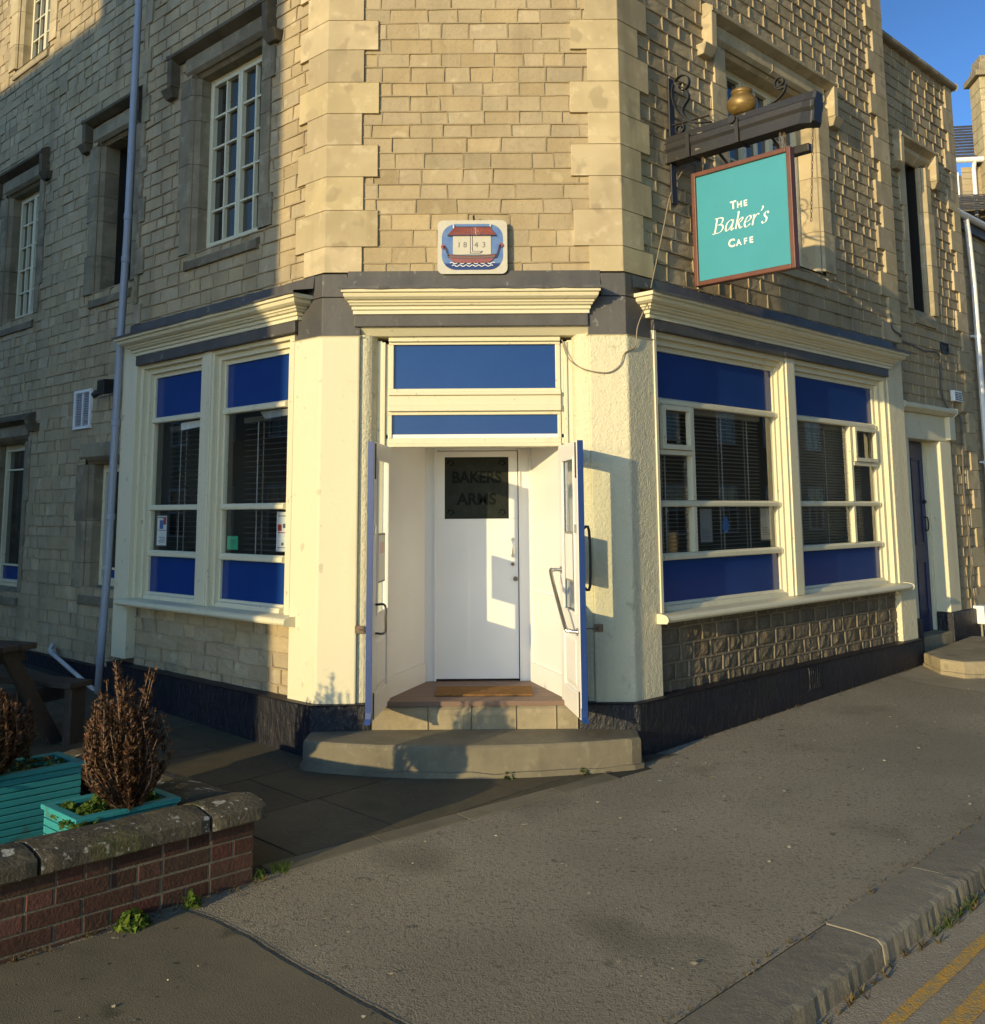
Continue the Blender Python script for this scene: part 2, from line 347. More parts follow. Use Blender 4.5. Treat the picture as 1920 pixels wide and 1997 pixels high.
def stone_window(fr, par, vw, u0, u1, z0, z1, cols, rows, sash=1, surr=.16, deep=.15, hood=None, hoodm=None, tone=1.0, sill=True, framem=None, blind=False, bars=None, seed=1):
    """mullioned opening: dressed surround with splayed reveal, hood mould with drops, painted frame, glass"""
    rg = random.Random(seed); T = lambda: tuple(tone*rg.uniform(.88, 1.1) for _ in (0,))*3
    ch = .055
    mb = MB()
    # jamb stones in uneven heights
    for (a, b, sgn) in ((u0-surr, u0, 1), (u1, u1+surr, -1)):
        z = z0 - .02
        while z < z1 - .01:
            h = rg.uniform(.22, .46)
            if z + h > z1 - .15: h = z1 - z
            ext = rg.choice((0, .05)); t = T()
            inn, out = (b, a-ext) if sgn == 1 else (a, b+ext)
            fs = [(out, vw-.02), (out, vw+.012), (inn-sgn*ch, vw+.012), (inn, vw-ch*1.1), (inn, vw-deep-.06), (inn-sgn*.1, vw-deep-.06)]
            pl = [fr(u, v, 0) for u, v in fs]; mb.prism([(p.x, p.y) for p in pl], z+.001, z+h-.001, t)
            z += h
    # lintel with splay
    prof = [(vw-.02, z1+.20), (vw+.012, z1+.20), (vw+.012, z1+ch*1.3), (vw-ch*1.1, z1), (vw-deep-.06, z1), (vw-deep-.06, z1+.1)]
    um = (u0+u1)/2 + rg.uniform(-.1, .1)
    mb.extr(fr, prof, u0-surr*.9, um-.001, T()); mb.extr(fr, prof, um+.001, u1+surr*.9, T())
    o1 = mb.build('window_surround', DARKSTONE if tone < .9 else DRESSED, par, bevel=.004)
    if sill:
        mb = MB(); mb.extr(fr, [(vw-deep-.06, z0), (vw-deep, z0), (vw+.02, z0-.10), (vw+.02, z0-.17), (vw-.05, z0-.17)], u0-.06, u1+.06, tone*.8)
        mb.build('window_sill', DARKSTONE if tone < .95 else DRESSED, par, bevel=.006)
    if hood:
        (h0, h1, hz, drop) = hood; mb = MB(); p = .095
        prof = [(vw-.02, hz), (vw+p*.35, hz), (vw+p, hz-.045), (vw+p, hz-.075), (vw+.02, hz-.115), (vw-.02, hz-.115)]
        mb.extr(fr, prof, h0, h1, tone*.85)
        for a, s in ((h0, -1), (h1, 1)):
            q0, q1 = (a, a+.075) if s < 0 else (a-.075, a)
            mb.hexa([fr(q0,vw-.02,drop),fr(q1,vw-.02,drop),fr(q1,vw+p-.012,drop),fr(q0,vw+p-.012,drop),fr(q0,vw-.02,hz-.117),fr(q1,vw-.02,hz-.117),fr(q1,vw+p-.006,hz-.08),fr(q0,vw+p-.006,hz-.08)], tone)
            e0, e1 = (a-.10, a+.072) if s < 0 else (a-.072, a+.10)
            mb.hexa([fr(e0+.02,vw-.02,drop-.09),fr(e1-.02,vw-.02,drop-.09),fr(e1-.02,vw+p*.5,drop-.085),fr(e0+.02,vw+p*.5,drop-.085),fr(e0,vw-.02,drop-.002),fr(e1,vw-.02,drop-.002),fr(e1,vw+p-.003,drop-.002),fr(e0,vw+p-.003,drop-.002)], tone*.9)
        mb.build('hood_mould', hoodm or (DARKSTONE if tone < .9 else DRESSED), par, bevel=.006)
    if cols == 0:
        mb = MB(); mb.box(fr, u0, u1, vw-deep-.5, vw-deep-.45, z0, z1)
        for a in (u0, u1): mb.box(fr, a-.01, a+.01, vw-deep-.45, vw-deep-.06, z0, z1)
        mb.box(fr, u0, u1, vw-deep-.45, vw-deep-.06, z0-.02, z0)
        mb.build('window_recess', DARKIN, par); return
    v0, v1 = vw-deep-.05, vw-deep
    mb = MB(); g = MB(); fw = .04; n = sash; sw = (u1-u0-.0)/n
    mb.ring(fr, u0+fw, u1-fw, z0+fw, z1-fw, fw, v0, v1)
    for s in range(n):
        a, b = u0+fw+s*(u1-u0-2*fw)/n, u0+fw+(s+1)*(u1-u0-2*fw)/n
        mb.ring(fr, a+.034, b-.034, z0+fw+.034, z1-fw-.034, .032, v0+.004, v1+.012)
        a += .034; b -= .034; zz0, zz1 = z0+fw+.034, z1-fw-.034
        for k in range(1, cols): x = a+(b-a)*k/cols; mb.box(fr, x-.010, x+.010, v0+.01, v1+.004, zz0, zz1)
        zs = bars or [zz0+(zz1-zz0)*k/rows for k in range(1, rows)]
        for z in zs: mb.box(fr, a, b, v0+.012, v1+.002, z-.010, z+.010)
    f = mb.build('window', framem or CREAM, par, bevel=.003)
    g.face([fr(u0+fw,v0+.02,z0+fw),fr(u1-fw,v0+.02,z0+fw),fr(u1-fw,v0+.02,z1-fw),fr(u0+fw,v0+.02,z1-fw)])
    g.build('pane', UPGLASS, f)
    return f
# ================================================================== the corner pub
PUB = thing('corner_pub', 'sandstone corner pub with cream entrance bay, dark navy plinth and blue panelled windows', 'pub', (0, 7.0, 0))
TOPZ = 9.2
def shifted(fr, v): return fr.o + fr.n*v
def isect(fa, va, fb, vb):
    p, q = shifted(fa, va), shifted(fb, vb); d, e = fa.u, fb.u
    t = ((q.x-p.x)*e.y - (q.y-p.y)*e.x) / (d.x*e.y - d.y*e.x); return (p.x+d.x*t, p.y+d.y*t)
def cornerL(v): return isect(FF, v, FL, v)
def cornerR(v): return isect(FF, v, FR, v)
def xy(p): return (p[0], p[1])

# upper stone walls
mb = MB(); stone_wall(mb, FF, -1.0, .80, 3.30, TOPZ, 0, seed=11, bl=(.14,.30), ribh=.006, rough=.0022)
mb.build('stone_wall', STONE, PUB)
HL = (.92, 1.90, 3.85, 5.42); mb = MB(); stone_wall(mb, FL, .15, 2.80, 3.25, TOPZ, 0, [HL], seed=12, bl=(.13,.27)); hole_box(mb, FL, HL, -.01, -.4, .7)
stone_wall(mb, FL, .30, 2.62, .34, .90, -.015, seed=13, ch=(.085,.115), bl=(.13,.24), rough=.006, rib=.010, ribh=.006, cells=4)
mb.build('stone_wall', STONE, PUB)
HR = (1.52, 3.02, 3.86, 5.50); mb = MB(); stone_wall(mb, FR, .15, 4.40, 3.25, TOPZ, 0, [HR], seed=14, bl=(.14,.30), ribh=.009, rough=.0035, cells=4); hole_box(mb, FR, HR, -.01, -.4, .7)
mb.build('stone_wall', STONE, PUB)
mb = MB(); stone_wall(mb, FR, .32, 4.28, .30, .90, -.02, seed=15, ch=(.115,.145), bl=(.13,.27), rib=.013, ribh=.009, rock=.022, joint=1.35)
mb.build('rockfaced_wall', ROCK, PUB)
# solid backing behind the facing stones
mb = MB()
for fr, a, b in ((FL, .03, 2.86), (FR, .03, 4.64)):
    for (u0, u1, z0, z1) in ((a, .28, 0, TOPZ), (.28, b, 0, .88), (.28, b, 2.97, 3.80), (.28, b, 5.55, TOPZ)): mb.box(fr, u0, u1, -.34, -.035, z0, z1)
for fr, segs in ((FL, ((.28, .90), (1.92, 2.86))), (FR, ((.28, 1.50), (3.04, 4.64)))):
    for s, e in segs: mb.box(fr, s, e, -.33, -.036, 3.80, 5.55)
mb.box(FL, 2.66, 2.86, -.33, -.04, .88, 2.97); mb.box(FR, 4.26, 4.64, -.33, -.04, .88, 2.97)
mb.box(FF, -1.1, -.85, -.32, -.037, 0, 2.9); mb.box(FF, .65, .92, -.32, -.037, 0, 2.9); mb.box(FF, -1.1, .92, -.32, -.037, 2.9, TOPZ)
mb.build('wall_core', ROOMM, PUB)
# corner stones
QZ = [3.34, 3.53, 3.80, 4.05, 4.29, 4.53, 4.77, 5.02, 5.25, 5.5, 5.74, 5.98, 6.22, 6.46, 6.7, 6.95, 7.2, 7.5, 7.8, 8.1, 8.4, 8.8, 9.2]
def corner_quoins(frb, sgn_corner, wide, narrow, fw, name_seed, v=.014):
    """stones that wrap an obtuse corner between the bay and a side face"""
    rg = random.Random(name_seed); m = MB()
    for i in range(len(QZ)-1):
        lo = (i % 2 == 0); wf = (fw[0] if lo else fw[1]) + rg.uniform(-.008,.008); ws = (wide if lo else narrow) + rg.uniform(-.01,.01)
        c = cornerL(v) if sgn_corner < 0 else cornerR(v)
        x0 = c[0] - sgn_corner*wf
        s = frb(ws, v, 0); back = frb(ws, -.03, 0); k = rg.uniform(.9, 1.1)
        pts = [(x0, FF(0,-.03,0).y), (x0, FF(0,v,0).y), c, xy(s), xy(back), (c[0]-sgn_corner*.06, c[1]+.09)]
        m.prism(pts, QZ[i]+.0012, QZ[i+1]-.0012, (k, k*.995, k*rg.uniform(.93,1.02)))
    return m.build('corner_quoins', DRESSED, PUB, bevel=.004)
corner_quoins(FL, -1, .24, .345, (.265, .375), 5)
corner_quoins(FR, 1, .355, .245, (.235, .355), 6)
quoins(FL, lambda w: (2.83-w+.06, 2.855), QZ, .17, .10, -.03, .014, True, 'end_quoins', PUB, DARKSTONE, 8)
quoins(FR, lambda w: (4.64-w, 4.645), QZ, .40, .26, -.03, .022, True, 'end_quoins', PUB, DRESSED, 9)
# parapet / roof
mb = MB(); far = [xy(FL(2.86,-.05,0)), xy(cornerL(-.05)), xy(cornerR(-.05)), xy(FR(4.64,-.05,0)), xy(FR(4.64,-5,0)), xy(FL(2.86,-5,0))]
mb.prism([far[0], far[1], far[2], far[3], far[4], far[5]], TOPZ-.05, TOPZ+.1); mb.build('roof', LEAD, PUB)

# ---- lead band that wraps the bay
def band(m, v, z0, z1, fe_l, fe_r, le, re, c=None):
    """sheet round the bay from u=le on the left face to u=re on the right"""
    a, b = cornerL(v), cornerR(v); a2, b2 = cornerL(.002), cornerR(.002)
    m.prism([(fe_l, FF(0,v,0).y), a, xy(FL(le,v,0)), xy(FL(le,.002,0)), a2, (fe_l, FF(0,.002,0).y)], z0, z1, c)
    m.prism([(fe_r, FF(0,v,0).y), b, xy(FR(re,v,0)), xy(FR(re,.002,0)), b2, (fe_r, FF(0,.002,0).y)], z0, z1, c)
mb = MB()
band(mb, .030, 2.875, 3.155, -.905, .705, .275, .275)
band(mb, .033, 3.159, 3.325, -1.0, .80, .42, .45)
mb.box(FF, -.998, .798, .012, .034, 3.20, 3.345)
mb.build('lead_band', LEAD, PUB, bevel=.004)

# ---- three painted cornices with lead flashing, and the lead fascia strips below
PROF = [(.05,3.025),(.066,3.028),(.066,3.052),(.082,3.058),(.082,3.078),(.105,3.084),(.112,3.098),(.125,3.100),(.128,3.112),(.150,3.118),(.172,3.132),(.178,3.148),(.176,3.156),(.200,3.160),(.203,3.186),(.10,3.192)]
def cornice(fr, u0, u1, k, fz, hz, slope_to):
    m = MB(); m.returned(fr, PROF, u0, u1, k, vb=.02); co = m.build('cornice', CREAM, PUB)
    m = MB(); rg = random.Random(int(u1*100)); n = 26
    a, b = u0-(.16)*k-.012, u1+.16*k+.012
    rows = []
    for i in range(n+1):
        u = a+(b-a)*i/n; w = rg.uniform(-.004, .004)
        rows.append([fr(u, .036, hz+w), fr(u, .046, fz+.03+w), fr(u, .214+w, 3.196+w*.6), fr(u, .216+w, 3.182-abs(w)*1.6), fr(u, .205, 3.186)])
    vs = [p for r in rows for p in r]; L = 5
    m.mesh(vs, [(i*L+j, i*L+j+1, (i+1)*L+j+1, (i+1)*L+j) for i in range(n) for j in range(L-1)])
    m.build('lead_flashing', LEAD, co)
    return co
cornice(FF, -.945, .705, .5, 3.19, 3.30, 0)
cornice(FL, .25, 2.66, 1.0, 3.20, 3.325, 0)
cornice(FR, .235, 4.22, 1.0, 3.20, 3.325, 0)
mb = MB(); mb.box(FF, -.945, .705, .028, .056, 2.94, 3.026); mb.build('lead_fascia', LEAD, PUB, bevel=.006)
mb = MB(); mb.box(FL, .275, 2.665, .028, .062, 2.94, 3.026); mb.build('lead_fascia', LEAD, PUB, bevel=.008)
mb = MB(); mb.box(FR, .275, 4.19, .028, .062, 2.945, 3.026); mb.build('lead_fascia', LEAD, PUB, bevel=.008)

# ---- rendered corner piers, end pilasters
def wavy_prism(m, pts, z0, z1): m.prism(pts, z0, z1)
a, b = cornerL(.04), cornerR(.04)
mb = MB(); mb.prism([(-.905, FF(0,.04,0).y), a, xy(FL(.305,.04,0)), xy(FL(.305,-.10,0)), (-1.0, 7.15), (-.905, 7.15)], .30, 2.877)
mb.build('corner_pier', SMOOTHR, PUB, bevel=.012)
mb = MB(); mb.prism([(.705, FF(0,.04,0).y), b, xy(FR(.30,.04,0)), xy(FR(.30,-.10,0)), (.85, 7.15), (.705, 7.15)], .30, 2.877)
mb.build('corner_pier', RENDER, PUB, bevel=.012)
mb = MB(); mb.box(FL, 2.645, 2.90, -.08, .055, .42, 3.21); mb.build('pilaster', SMOOTHR, PUB, bevel=.006)
mb = MB(); mb.box(FR, 4.225, 4.575, -.08, .030, .33, 3.24); mb.build('pilaster', RENDER, PUB, bevel=.006)
# rounded reveals beside the entrance
for s in (-1, 1):
    mb = MB(); c = -.10; pts = []
    for i in range(9):
        t = i/8*math.pi/2; pts.append((c + s*(.695 + .107*(1-math.cos(t))), 7 + .105 - .115*math.sin(t)))
    pts = [(c+s*.695, 7.22)] + pts + [(c+s*.908, 6.99), (c+s*.908, 7.22)]
    mb.prism(pts, .20, 2.89); mb.build('entrance_reveal', RENDER, PUB)
# ---- plinth
def plinth(pts, name='plinth', z1=.375):
    m = MB(); m.prism(pts, z1-.012, z1, z0f=None) if False else None
    m.prism(pts, 0, z1, z0f=lambda x, y: gz(x, y)-.15); return m.build(name, PLINTH, PUB, bevel=.014)
a, b = cornerL(.085), cornerR(.085)
plinth([(-.80, FF(0,.06,0).y), (-1.0, FF(0,.078,0).y), a, xy(FL(1.4,.085,0)), xy(FL(2.92,.085,0)), xy(FL(2.92,-.05,0)), (-1.05, 7.12), (-.80, 7.12)])
plinth([(.59, FF(0,.06,0).y), (.8, FF(0,.078,0).y), b, xy(FR(2.2,.085,0)), xy(FR(4.56,.085,0)), xy(FR(4.56,-.05,0)), (.85, 7.12), (.59, 7.12)])
mb = MB()
for i in range(6): mb.box(FR, 2.25+i*.032, 2.262+i*.032, .084, .094, .18, .335)
for z in (.17, .335): mb.box(FR, 2.235, 2.43, .084, .097, z, z+.012)
mb.build('air_grille', PLINTH, PUB)

# ---- shop windows
PV = -.085   # glass
def light(fr, u0, u1, parent, vbar=None, vent=None, edge=(.16,.16), seed=0):
    """one light: blue top panel, clear panes, blue bottom panel, bars"""
    m = MB(); z0, z1 = .985, 2.825
    l, r = edge
    for i, (f0, f1, va, vb) in enumerate(((0,.28,-.10,-.062),(.28,.30,-.10,-.052),(.30,.62,-.10,-.030),(.62,.66,-.10,-.020),(.66,1.0,-.10,.012))):
        # moulded architrave: each step its own depth, three sides
        for (a, b, s) in ((u0-l*f1, u0-l*f0, 0), (u1+r*f0, u1+r*f1, 0)): m.box(fr, a, b, va, vb, .93, z1+.125*f1)
        m.box(fr, u0-l*f0, u1+r*f0, va, vb, z1+.125*f0, z1+.125*f1)
    m.extr(fr, [(-.10,.93),(-.02,.93),(-.028,.962),(-.05,.968),(-.062,.986),(-.10,.986)], u0, u1)
    W = m.build('shop_window', CREAM, parent, bevel=.003, seg=2)
    v0, v1 = -.098, -.040
    for (a, b) in ((1.285,1.335),(1.672,1.718),(2.425,2.475)):
        m = MB(); m.extr(fr, [(v0,a),(v1-.006,a),(v1,a+.006),(v1,b-.016),(v1-.02,b),(v0,b)], u0, u1); m.build('glazing_bar', CREAM, W, bevel=.003)
    if vbar:
        for (a, b) in ((1.336,1.671),(1.719,2.424)): m = MB(); m.box(fr, vbar-.022, vbar+.022, v0, v1-.006, a, b); m.build('glazing_bar', CREAM, W, bevel=.003)
    for (a, b) in ((.986,1.284),(2.476,2.824)):
        m = MB(); m.box(fr, u0, u1, PV-.008, PV+.006, a, b); m.build('blue_panel', BLUEP, W)
    for (a, b) in ((1.336,1.671),(1.719,2.424)):
        m = MB(); m.face([fr(u0,PV,a),fr(u1,PV,a),fr(u1,PV,b),fr(u0,PV,b)]); m.build('pane', GLASS, W)
    if vent:
        a, b = vent; m = MB(); m.ring(fr, a+.05, b-.05, 2.13, 2.385, .036, -.06, -.022); m.box(fr, a, b, v0, v1, 2.055, 2.09)
        m.build('vent_sash', CREAM, W, bevel=.003)
    return W
light(FL, .51, 1.365, PUB, edge=(.17,.095)); light(FL, 1.685, 2.51, PUB, edge=(.095,.135))
mb = MB(); mb.box(FL, 1.4605, 1.5895, -.10, .026, .93, 2.948); mb.build('window_mullion', CREAM, PUB, bevel=.006)
light(FR, .46, 2.13, PUB, vbar=.885, vent=(.46,.862), edge=(.155,.095)); light(FR, 2.455, 4.05, PUB, vbar=3.52, vent=(3.543,4.05), edge=(.095,.17))
mb = MB(); mb.box(FR, 2.2255, 2.3595, -.10, .026, .93, 2.948); mb.build('window_mullion', CREAM, PUB, bevel=.006)
mb = MB(); mb.box(FR, .285, .318, -.09, .05, .93, 2.95); mb.build('window_mullion', CREAM, PUB, bevel=.004)
SILL = [(-.12,.935),(.085,.925),(.118,.918),(.132,.905),(.134,.888),(.122,.872),(.06,.868),(-.12,.868)]
mb = MB(); mb.extr(FL, SILL, .22, 2.72); mb.build('window_sill', CREAM, PUB, bevel=.005)
mb = MB(); mb.extr(FR, SILL, .24, 4.30); mb.build('window_sill', CREAM, PUB, bevel=.005)

# ---- upstairs windows
stone_window(FL, PUB, 0, .92, 1.90, 3.86, 5.42, 2, 5, sash=2, surr=.18, hood=(.70, 2.26, 5.73, 5.40), hoodm=STAINSHADE, tone=.80, seed=21)
stone_window(FR, PUB, 0, 1.52, 3.02, 3.87, 5.50, 2, 4, sash=3, surr=.22, hood=(1.16, 3.36, 5.80, 5.42), tone=1.0, seed=22, deep=.19)

# ---- entrance: frame, fanlights
XC = -.10
mb = MB(); y0, y1 = -.19, -.10
for s in (-1, 1):
    for (a, b, v) in ((.613,.636,-.100),(.636,.662,-.078),(.662,.70,-.092)):
        p, q = sorted((XC+s*a, XC+s*b)); mb.box(FF, p, q, -.2, v, .38, 2.84 + (a-.613)*.45)
    p, q = sorted((XC+s*.6135, XC+s*.69)); mb.box(FF, p, q, -.2, -.093, .38, 2.10)
for (z0, z1, v) in ((2.100,2.125,-.075),(2.125,2.163,-.09),(2.327,2.352,-.09),(2.352,2.395,-.06),(2.395,2.465,-.075),(2.465,2.490,-.055),(2.490,2.515,-.085),(2.832,2.852,-.085),(2.852,2.885,-.06)):
    mb.box(FF, XC-.6128, XC+.6128, -.2, v, z0, z1)
for (z0, z1) in ((2.163,2.327),(2.515,2.832)):
    for s in (-1, 1):
        p, q = sorted((XC+s*(.588 if z0 < 2.4 else .578), XC+s*.6127)); mb.box(FF, p, q, -.2, -.088, z0, z1)
mb.extr(FF, [(-.30,2.885),(-.03,2.885),(.028,2.942),(.028,2.96),(-.30,2.96)], -.908, .708)
E_ = mb.build('entrance_frame', CREAM, PUB, bevel=.004)
for (z0, z1, w) in ((2.163,2.327,.588),(2.515,2.832,.578)):
    mb = MB(); mb.box(FF, XC-w, XC+w, -.125, -.112, z0, z1); mb.build('blue_fanlight', BLUEP, E_)
# ---- lobby
LB = -.80; zf, zc = .38, 2.16
def wallseg(m, p, q, z0, z1, t=.05):
    d = Vector((q[0]-p[0], q[1]-p[1], 0)).normalized(); n = Vector((-d.y, d.x, 0))*t
    m.prism([p, q, (q[0]+n.x, q[1]+n.y), (p[0]+n.x, p[1]+n.y)], z0, z1)
mb = MB()
lp = [(-.712, 7.12), (-.495, 7.80), (.315, 7.80), (.512, 7.12)]
mb2 = [(-.76,7.12),(-.545,7.85)]
wallseg(mb, lp[0], lp[1], zf-.1, zc); wallseg(mb, lp[2], lp[3], zf-.1, zc)
for (a, b) in ((-.56, -.422), (.238, .38)): mb.box(FF, a, b, LB-.06, LB, zf-.1, zc)
mb.box(FF, -.422, .238, LB-.06, LB, 2.115, zc)
mb.prism([(-.8,7.1),(.6,7.1),(.45,7.9),(-.6,7.9)], zc, zc+.03)
# skirting, dado rails and edge strips on the lobby walls
for (p, q, s) in ((lp[0], lp[1], 1), (lp[2], lp[3], -1)):
    d = Vector((q[0]-p[0], q[1]-p[1], 0)).normalized(); n = Vector((d.y, -d.x, 0))
    def off(pt, k, e=0): return (pt[0]+n.x*k+d.x*e, pt[1]+n.y*k+d.y*e)
    mb.prism([off(p,.0,.01), off(q,.0,-.01), off(q,.014,-.01), off(p,.014,.01)], zf, zf+.14)
    if s < 0: mb.prism([off(p,.0,.06), off(q,.0,-.04), off(q,.012,-.04), off(p,.012,.06)], 1.02, 1.045)
    mb.prism([off(p,.0,.0), off(p,.0,.045), off(p,.012,.045), off(p,.012,.0)], zf+.14, zc-.001)
for x in (-.425, .225): mb.box(FF, x, x+.016, LB-.01, LB+.014, zf, 2.13)
mb.build('lobby_wall', WHITE, PUB, bevel=.002)
mb = MB(); n = 9
for i in range(n):
    a, b = 6.985+i*.095, 6.985+(i+1)*.095-.003; mb.prism([(-.80,a),(.60,a),(.60,b),(-.80,b)], zf-.03, zf, .8+.35*rnd.random())
mb.build('lobby_floor', FLOORW, PUB)
# inner door with its blackened glass
mb = MB(); mb.ring(FF, -.345, .150, 1.59, 2.065, .0695, LB-.045, LB-.002, 'lr')
mb.box(FF, -.4145, .2195, LB-.045, LB-.002, 2.065, 2.11); mb.box(FF, -.4145, .2195, LB-.045, LB-.002, .395, 1.59)
D_ = mb.build('inner_door', WHITE, PUB, bevel=.003)
mb = MB(); mb.box(FF, -.345, .150, LB-.03, LB-.010, 1.59, 2.065); mb.build('etched_pane', ETCHED, D_)
mb = MB(); text_mb(mb, FF, 'BAKERS', .122, -.098, 1.868, LB-.010, LB-.0085, .004, squeeze=.92); mb.build('door_lettering', ETCHL, D_)
mb = MB(); text_mb(mb, FF, 'ARMS', .122, -.098, 1.70, LB-.010, LB-.0085, .004, squeeze=.98)
mb.build('door_lettering', ETCHL, D_)
for x, z in ((-.30,2.02),(.10,2.02),(-.30,1.64),(.10,1.64)):
    mb = MB()
    for i in range(7):
        a = i*2.4; mb.box(FF, x+.022*math.cos(a)-.008, x+.022*math.cos(a)+.008, LB-.010, LB-.0088-.0001*i, z+.018*math.sin(a)-.006, z+.018*math.sin(a)+.006)
    mb.build('corner_ornament', ETCHL, D_)
mb = MB(); x = .178
mb.tube(catmull([FF(x,LB-.002,1.435), FF(x,LB+.03,1.425), FF(x,LB+.04,1.37), FF(x,LB+.03,1.315), FF(x,LB-.002,1.305)], 5), .0075, 8)
for z, r in ((1.43,.016),(1.31,.016)):
    mb.tube([FF(x,LB-.002,z), FF(x,LB+.007,z)], r, 12)
mb.build('pull_handle', STEEL, D_, smooth=False)
for z, r, xx in ((1.245,.013,.176),(1.135,.018,.196)): mb = MB(); mb.tube([FF(xx,LB-.002,z), FF(xx,LB+.012,z)], r, 14); mb.build('door_lock', CHAINM, D_)
# threshold stones under the doors
mb = MB(); rg = random.Random(4)
xs = [-.80, -.42, -.13, .17, .44, .585]
for i in range(5):
    a, b = xs[i]+.0014, xs[i+1]-.0014; dz = rg.uniform(-.006, .004)
    mb.extr(FF, [(-.16,.20),(-.16,.372+dz),(-.07,.368+dz),(-.005,.352+dz),(.030,.330+dz),(.043,.305+dz),(.045,.14)], a, b, rg.uniform(.9,1.08))
mb.build('threshold_stone', STEPM, PUB, bevel=.008)

# ---- the pair of entrance doors standing open
def leaf(hx, hy, ex, ey, side):
    """side -1 left leaf, +1 right; inner face looks at the lobby axis"""
    h = Vector((hx, hy)); e = Vector((ex, ey)); w = (e-h).length; d = (e-h).normalized()
    inn = Vector((-d.y, d.x)); inn = inn if inn.x*side < 0 else -inn      # towards the middle of the doorway
    fr = Frame((hx, hy), (d.x, d.y), (inn.x, inn.y)); T = .035
    z0, z1 = .352, 2.098; gz0, gz1 = .985, 2.0
    m = MB()
    m.box(fr, 0, .105, 0, T, z0, z1); m.box(fr, w-.105, w, 0, T, z0, z1)
    m.box(fr, .105, w-.105, 0, T, gz1, z1); m.box(fr, .105, w-.105, 0, T, .86, gz0); m.box(fr, .105, w-.105, 0, T, z0, .50)
    m.box(fr, .105, w-.105, .012, T-.012, .50, .86)
    m.hexa([fr(.125,T-.012,.52),fr(w-.125,T-.012,.52),fr(w-.125,T-.011,.84),fr(.125,T-.011,.84),fr(.155,T-.002,.55),fr(w-.155,T-.002,.55),fr(w-.155,T-.002,.81),fr(.155,T-.002,.81)])
    for (a, b, c, dd) in ((.105,.122,gz0,gz1),(w-.122,w-.105,gz0,gz1)): m.box(fr, a, b, T-.012, T+.006, c, dd)
    for (c, dd) in ((gz0,gz0+.017),(gz1-.017,gz1)): m.box(fr, .1225, w-.1225, T-.012, T+.006, c, dd)
    o = m.build('entrance_door', WHITE, PUB, bevel=.003)
    m = MB(); m.box(fr, -.001, w+.004, -.006, -.0005, z0-.001, z1+.001); m.box(fr, w+.0005, w+.006, -.006, T*.93, z0-.001, z1+.001)
    m.hexa([fr(w+.004,-.004,z0),fr(w+.028,-.008,z0-.012),fr(w+.028,.03,z0-.012),fr(w+.004,.036,z0),fr(w+.004,-.004,z0+.075),fr(w+.010,-.004,z0+.02),fr(w+.010,.03,z0+.02),fr(w+.004,.036,z0+.075)])
    # the outer sheet leaves the glass open
    m2 = MB()
    for (a, b, c, dd) in ((-.001,.105,z0-.001,z1+.001),(w-.105,w+.004,z0-.001,z1+.001)): m2.box(fr, a, b, -.006, -.0005, c, dd)
    for (c, dd) in ((gz1,z1+.001),(z0-.001,gz0)): m2.box(fr, .1052, w-.1052, -.006, -.0005, c, dd)
    m2.box(fr, w+.0005, w+.006, -.006, T*.93, z0-.001, z1+.001)
    m2.mesh(m.v[16:24], [tuple(i-16 for i in f) for f in m.f[12:18]])
    m2.build('blue_outer_face', BLUED, o)
    m = MB(); m.face([fr(.105,T*.5,gz0),fr(w-.105,T*.5,gz0),fr(w-.105,T*.5,gz1),fr(.105,T*.5,gz1)]); m.build('door_pane', DOORGLASS, o)
    m = MB(); m.box(fr, w-.04, w-.026, T-.002, T+.007, z1-.24, z1-.01); m.build('door_bolt', IRON, o); m = MB(); m.box(fr, w-.04, w-.026, T-.002, T+.007, z0+.01, z0+.17); m.build('door_bolt', IRON, o)
    m = MB(); m.box(fr, w-.075, w-.035, T-.001, T+.010, 1.505, 1.56); m.build('latch_keeper', STEEL, o)
    m = MB()
    if side < 0: m.tube(catmull([fr(w-.09,T,1.06), fr(w-.09,T+.06,1.055), fr(w-.085,T+.066,.97), fr(w-.09,T+.06,.885), fr(w-.09,T,.88)], 5), .0075, 8)
    else: m.tube(catmull([fr(.055,T,1.245), fr(.055,T+.055,1.245), fr(.085,T+.078,1.215), fr(w-.115,T+.075,.925), fr(w-.075,T+.055,.892), fr(w-.055,T,.885)], 6), .0125, 10)
    for (a, z) in ((.055,1.245),(w-.055,.885)) if side > 0 else (): m.tube([fr(a,T-.002,z), fr(a,T+.008,z)], .026, 14)
    m.build('grab_handle', IRON if side < 0 else STEEL, o)
    if side > 0:
        m = MB(); m.tube(catmull([fr(w-.06,-.006,1.53), fr(w-.06,-.05,1.52), fr(w-.06,-.05,1.17), fr(w-.06,-.006,1.16)], 4), .009, 8); m.build('outside_handle', IRON, o)
    return fr, w, T, o
lfr, lw, lT, LEFTLEAF = leaf(-.722, 7.075, -.775, 6.475, -1)
rfr, rw, rT, RIGHTLEAF = leaf(.522, 7.075, .600, 6.475, 1)
# hold-back hooks on the piers
for s, x in ((-1, -.885), (1, .735)):
    mb = MB(); mb.box(FF, x-.03, x+.03, .039, .048, .835, .885); mb.tube([FF(x,.048,.86), FF(x-s*.02,.075,.86), FF(x-s*.15,.085,.858)], .0045, 6)
    mb.build('door_hook', CHAINM, PUB)

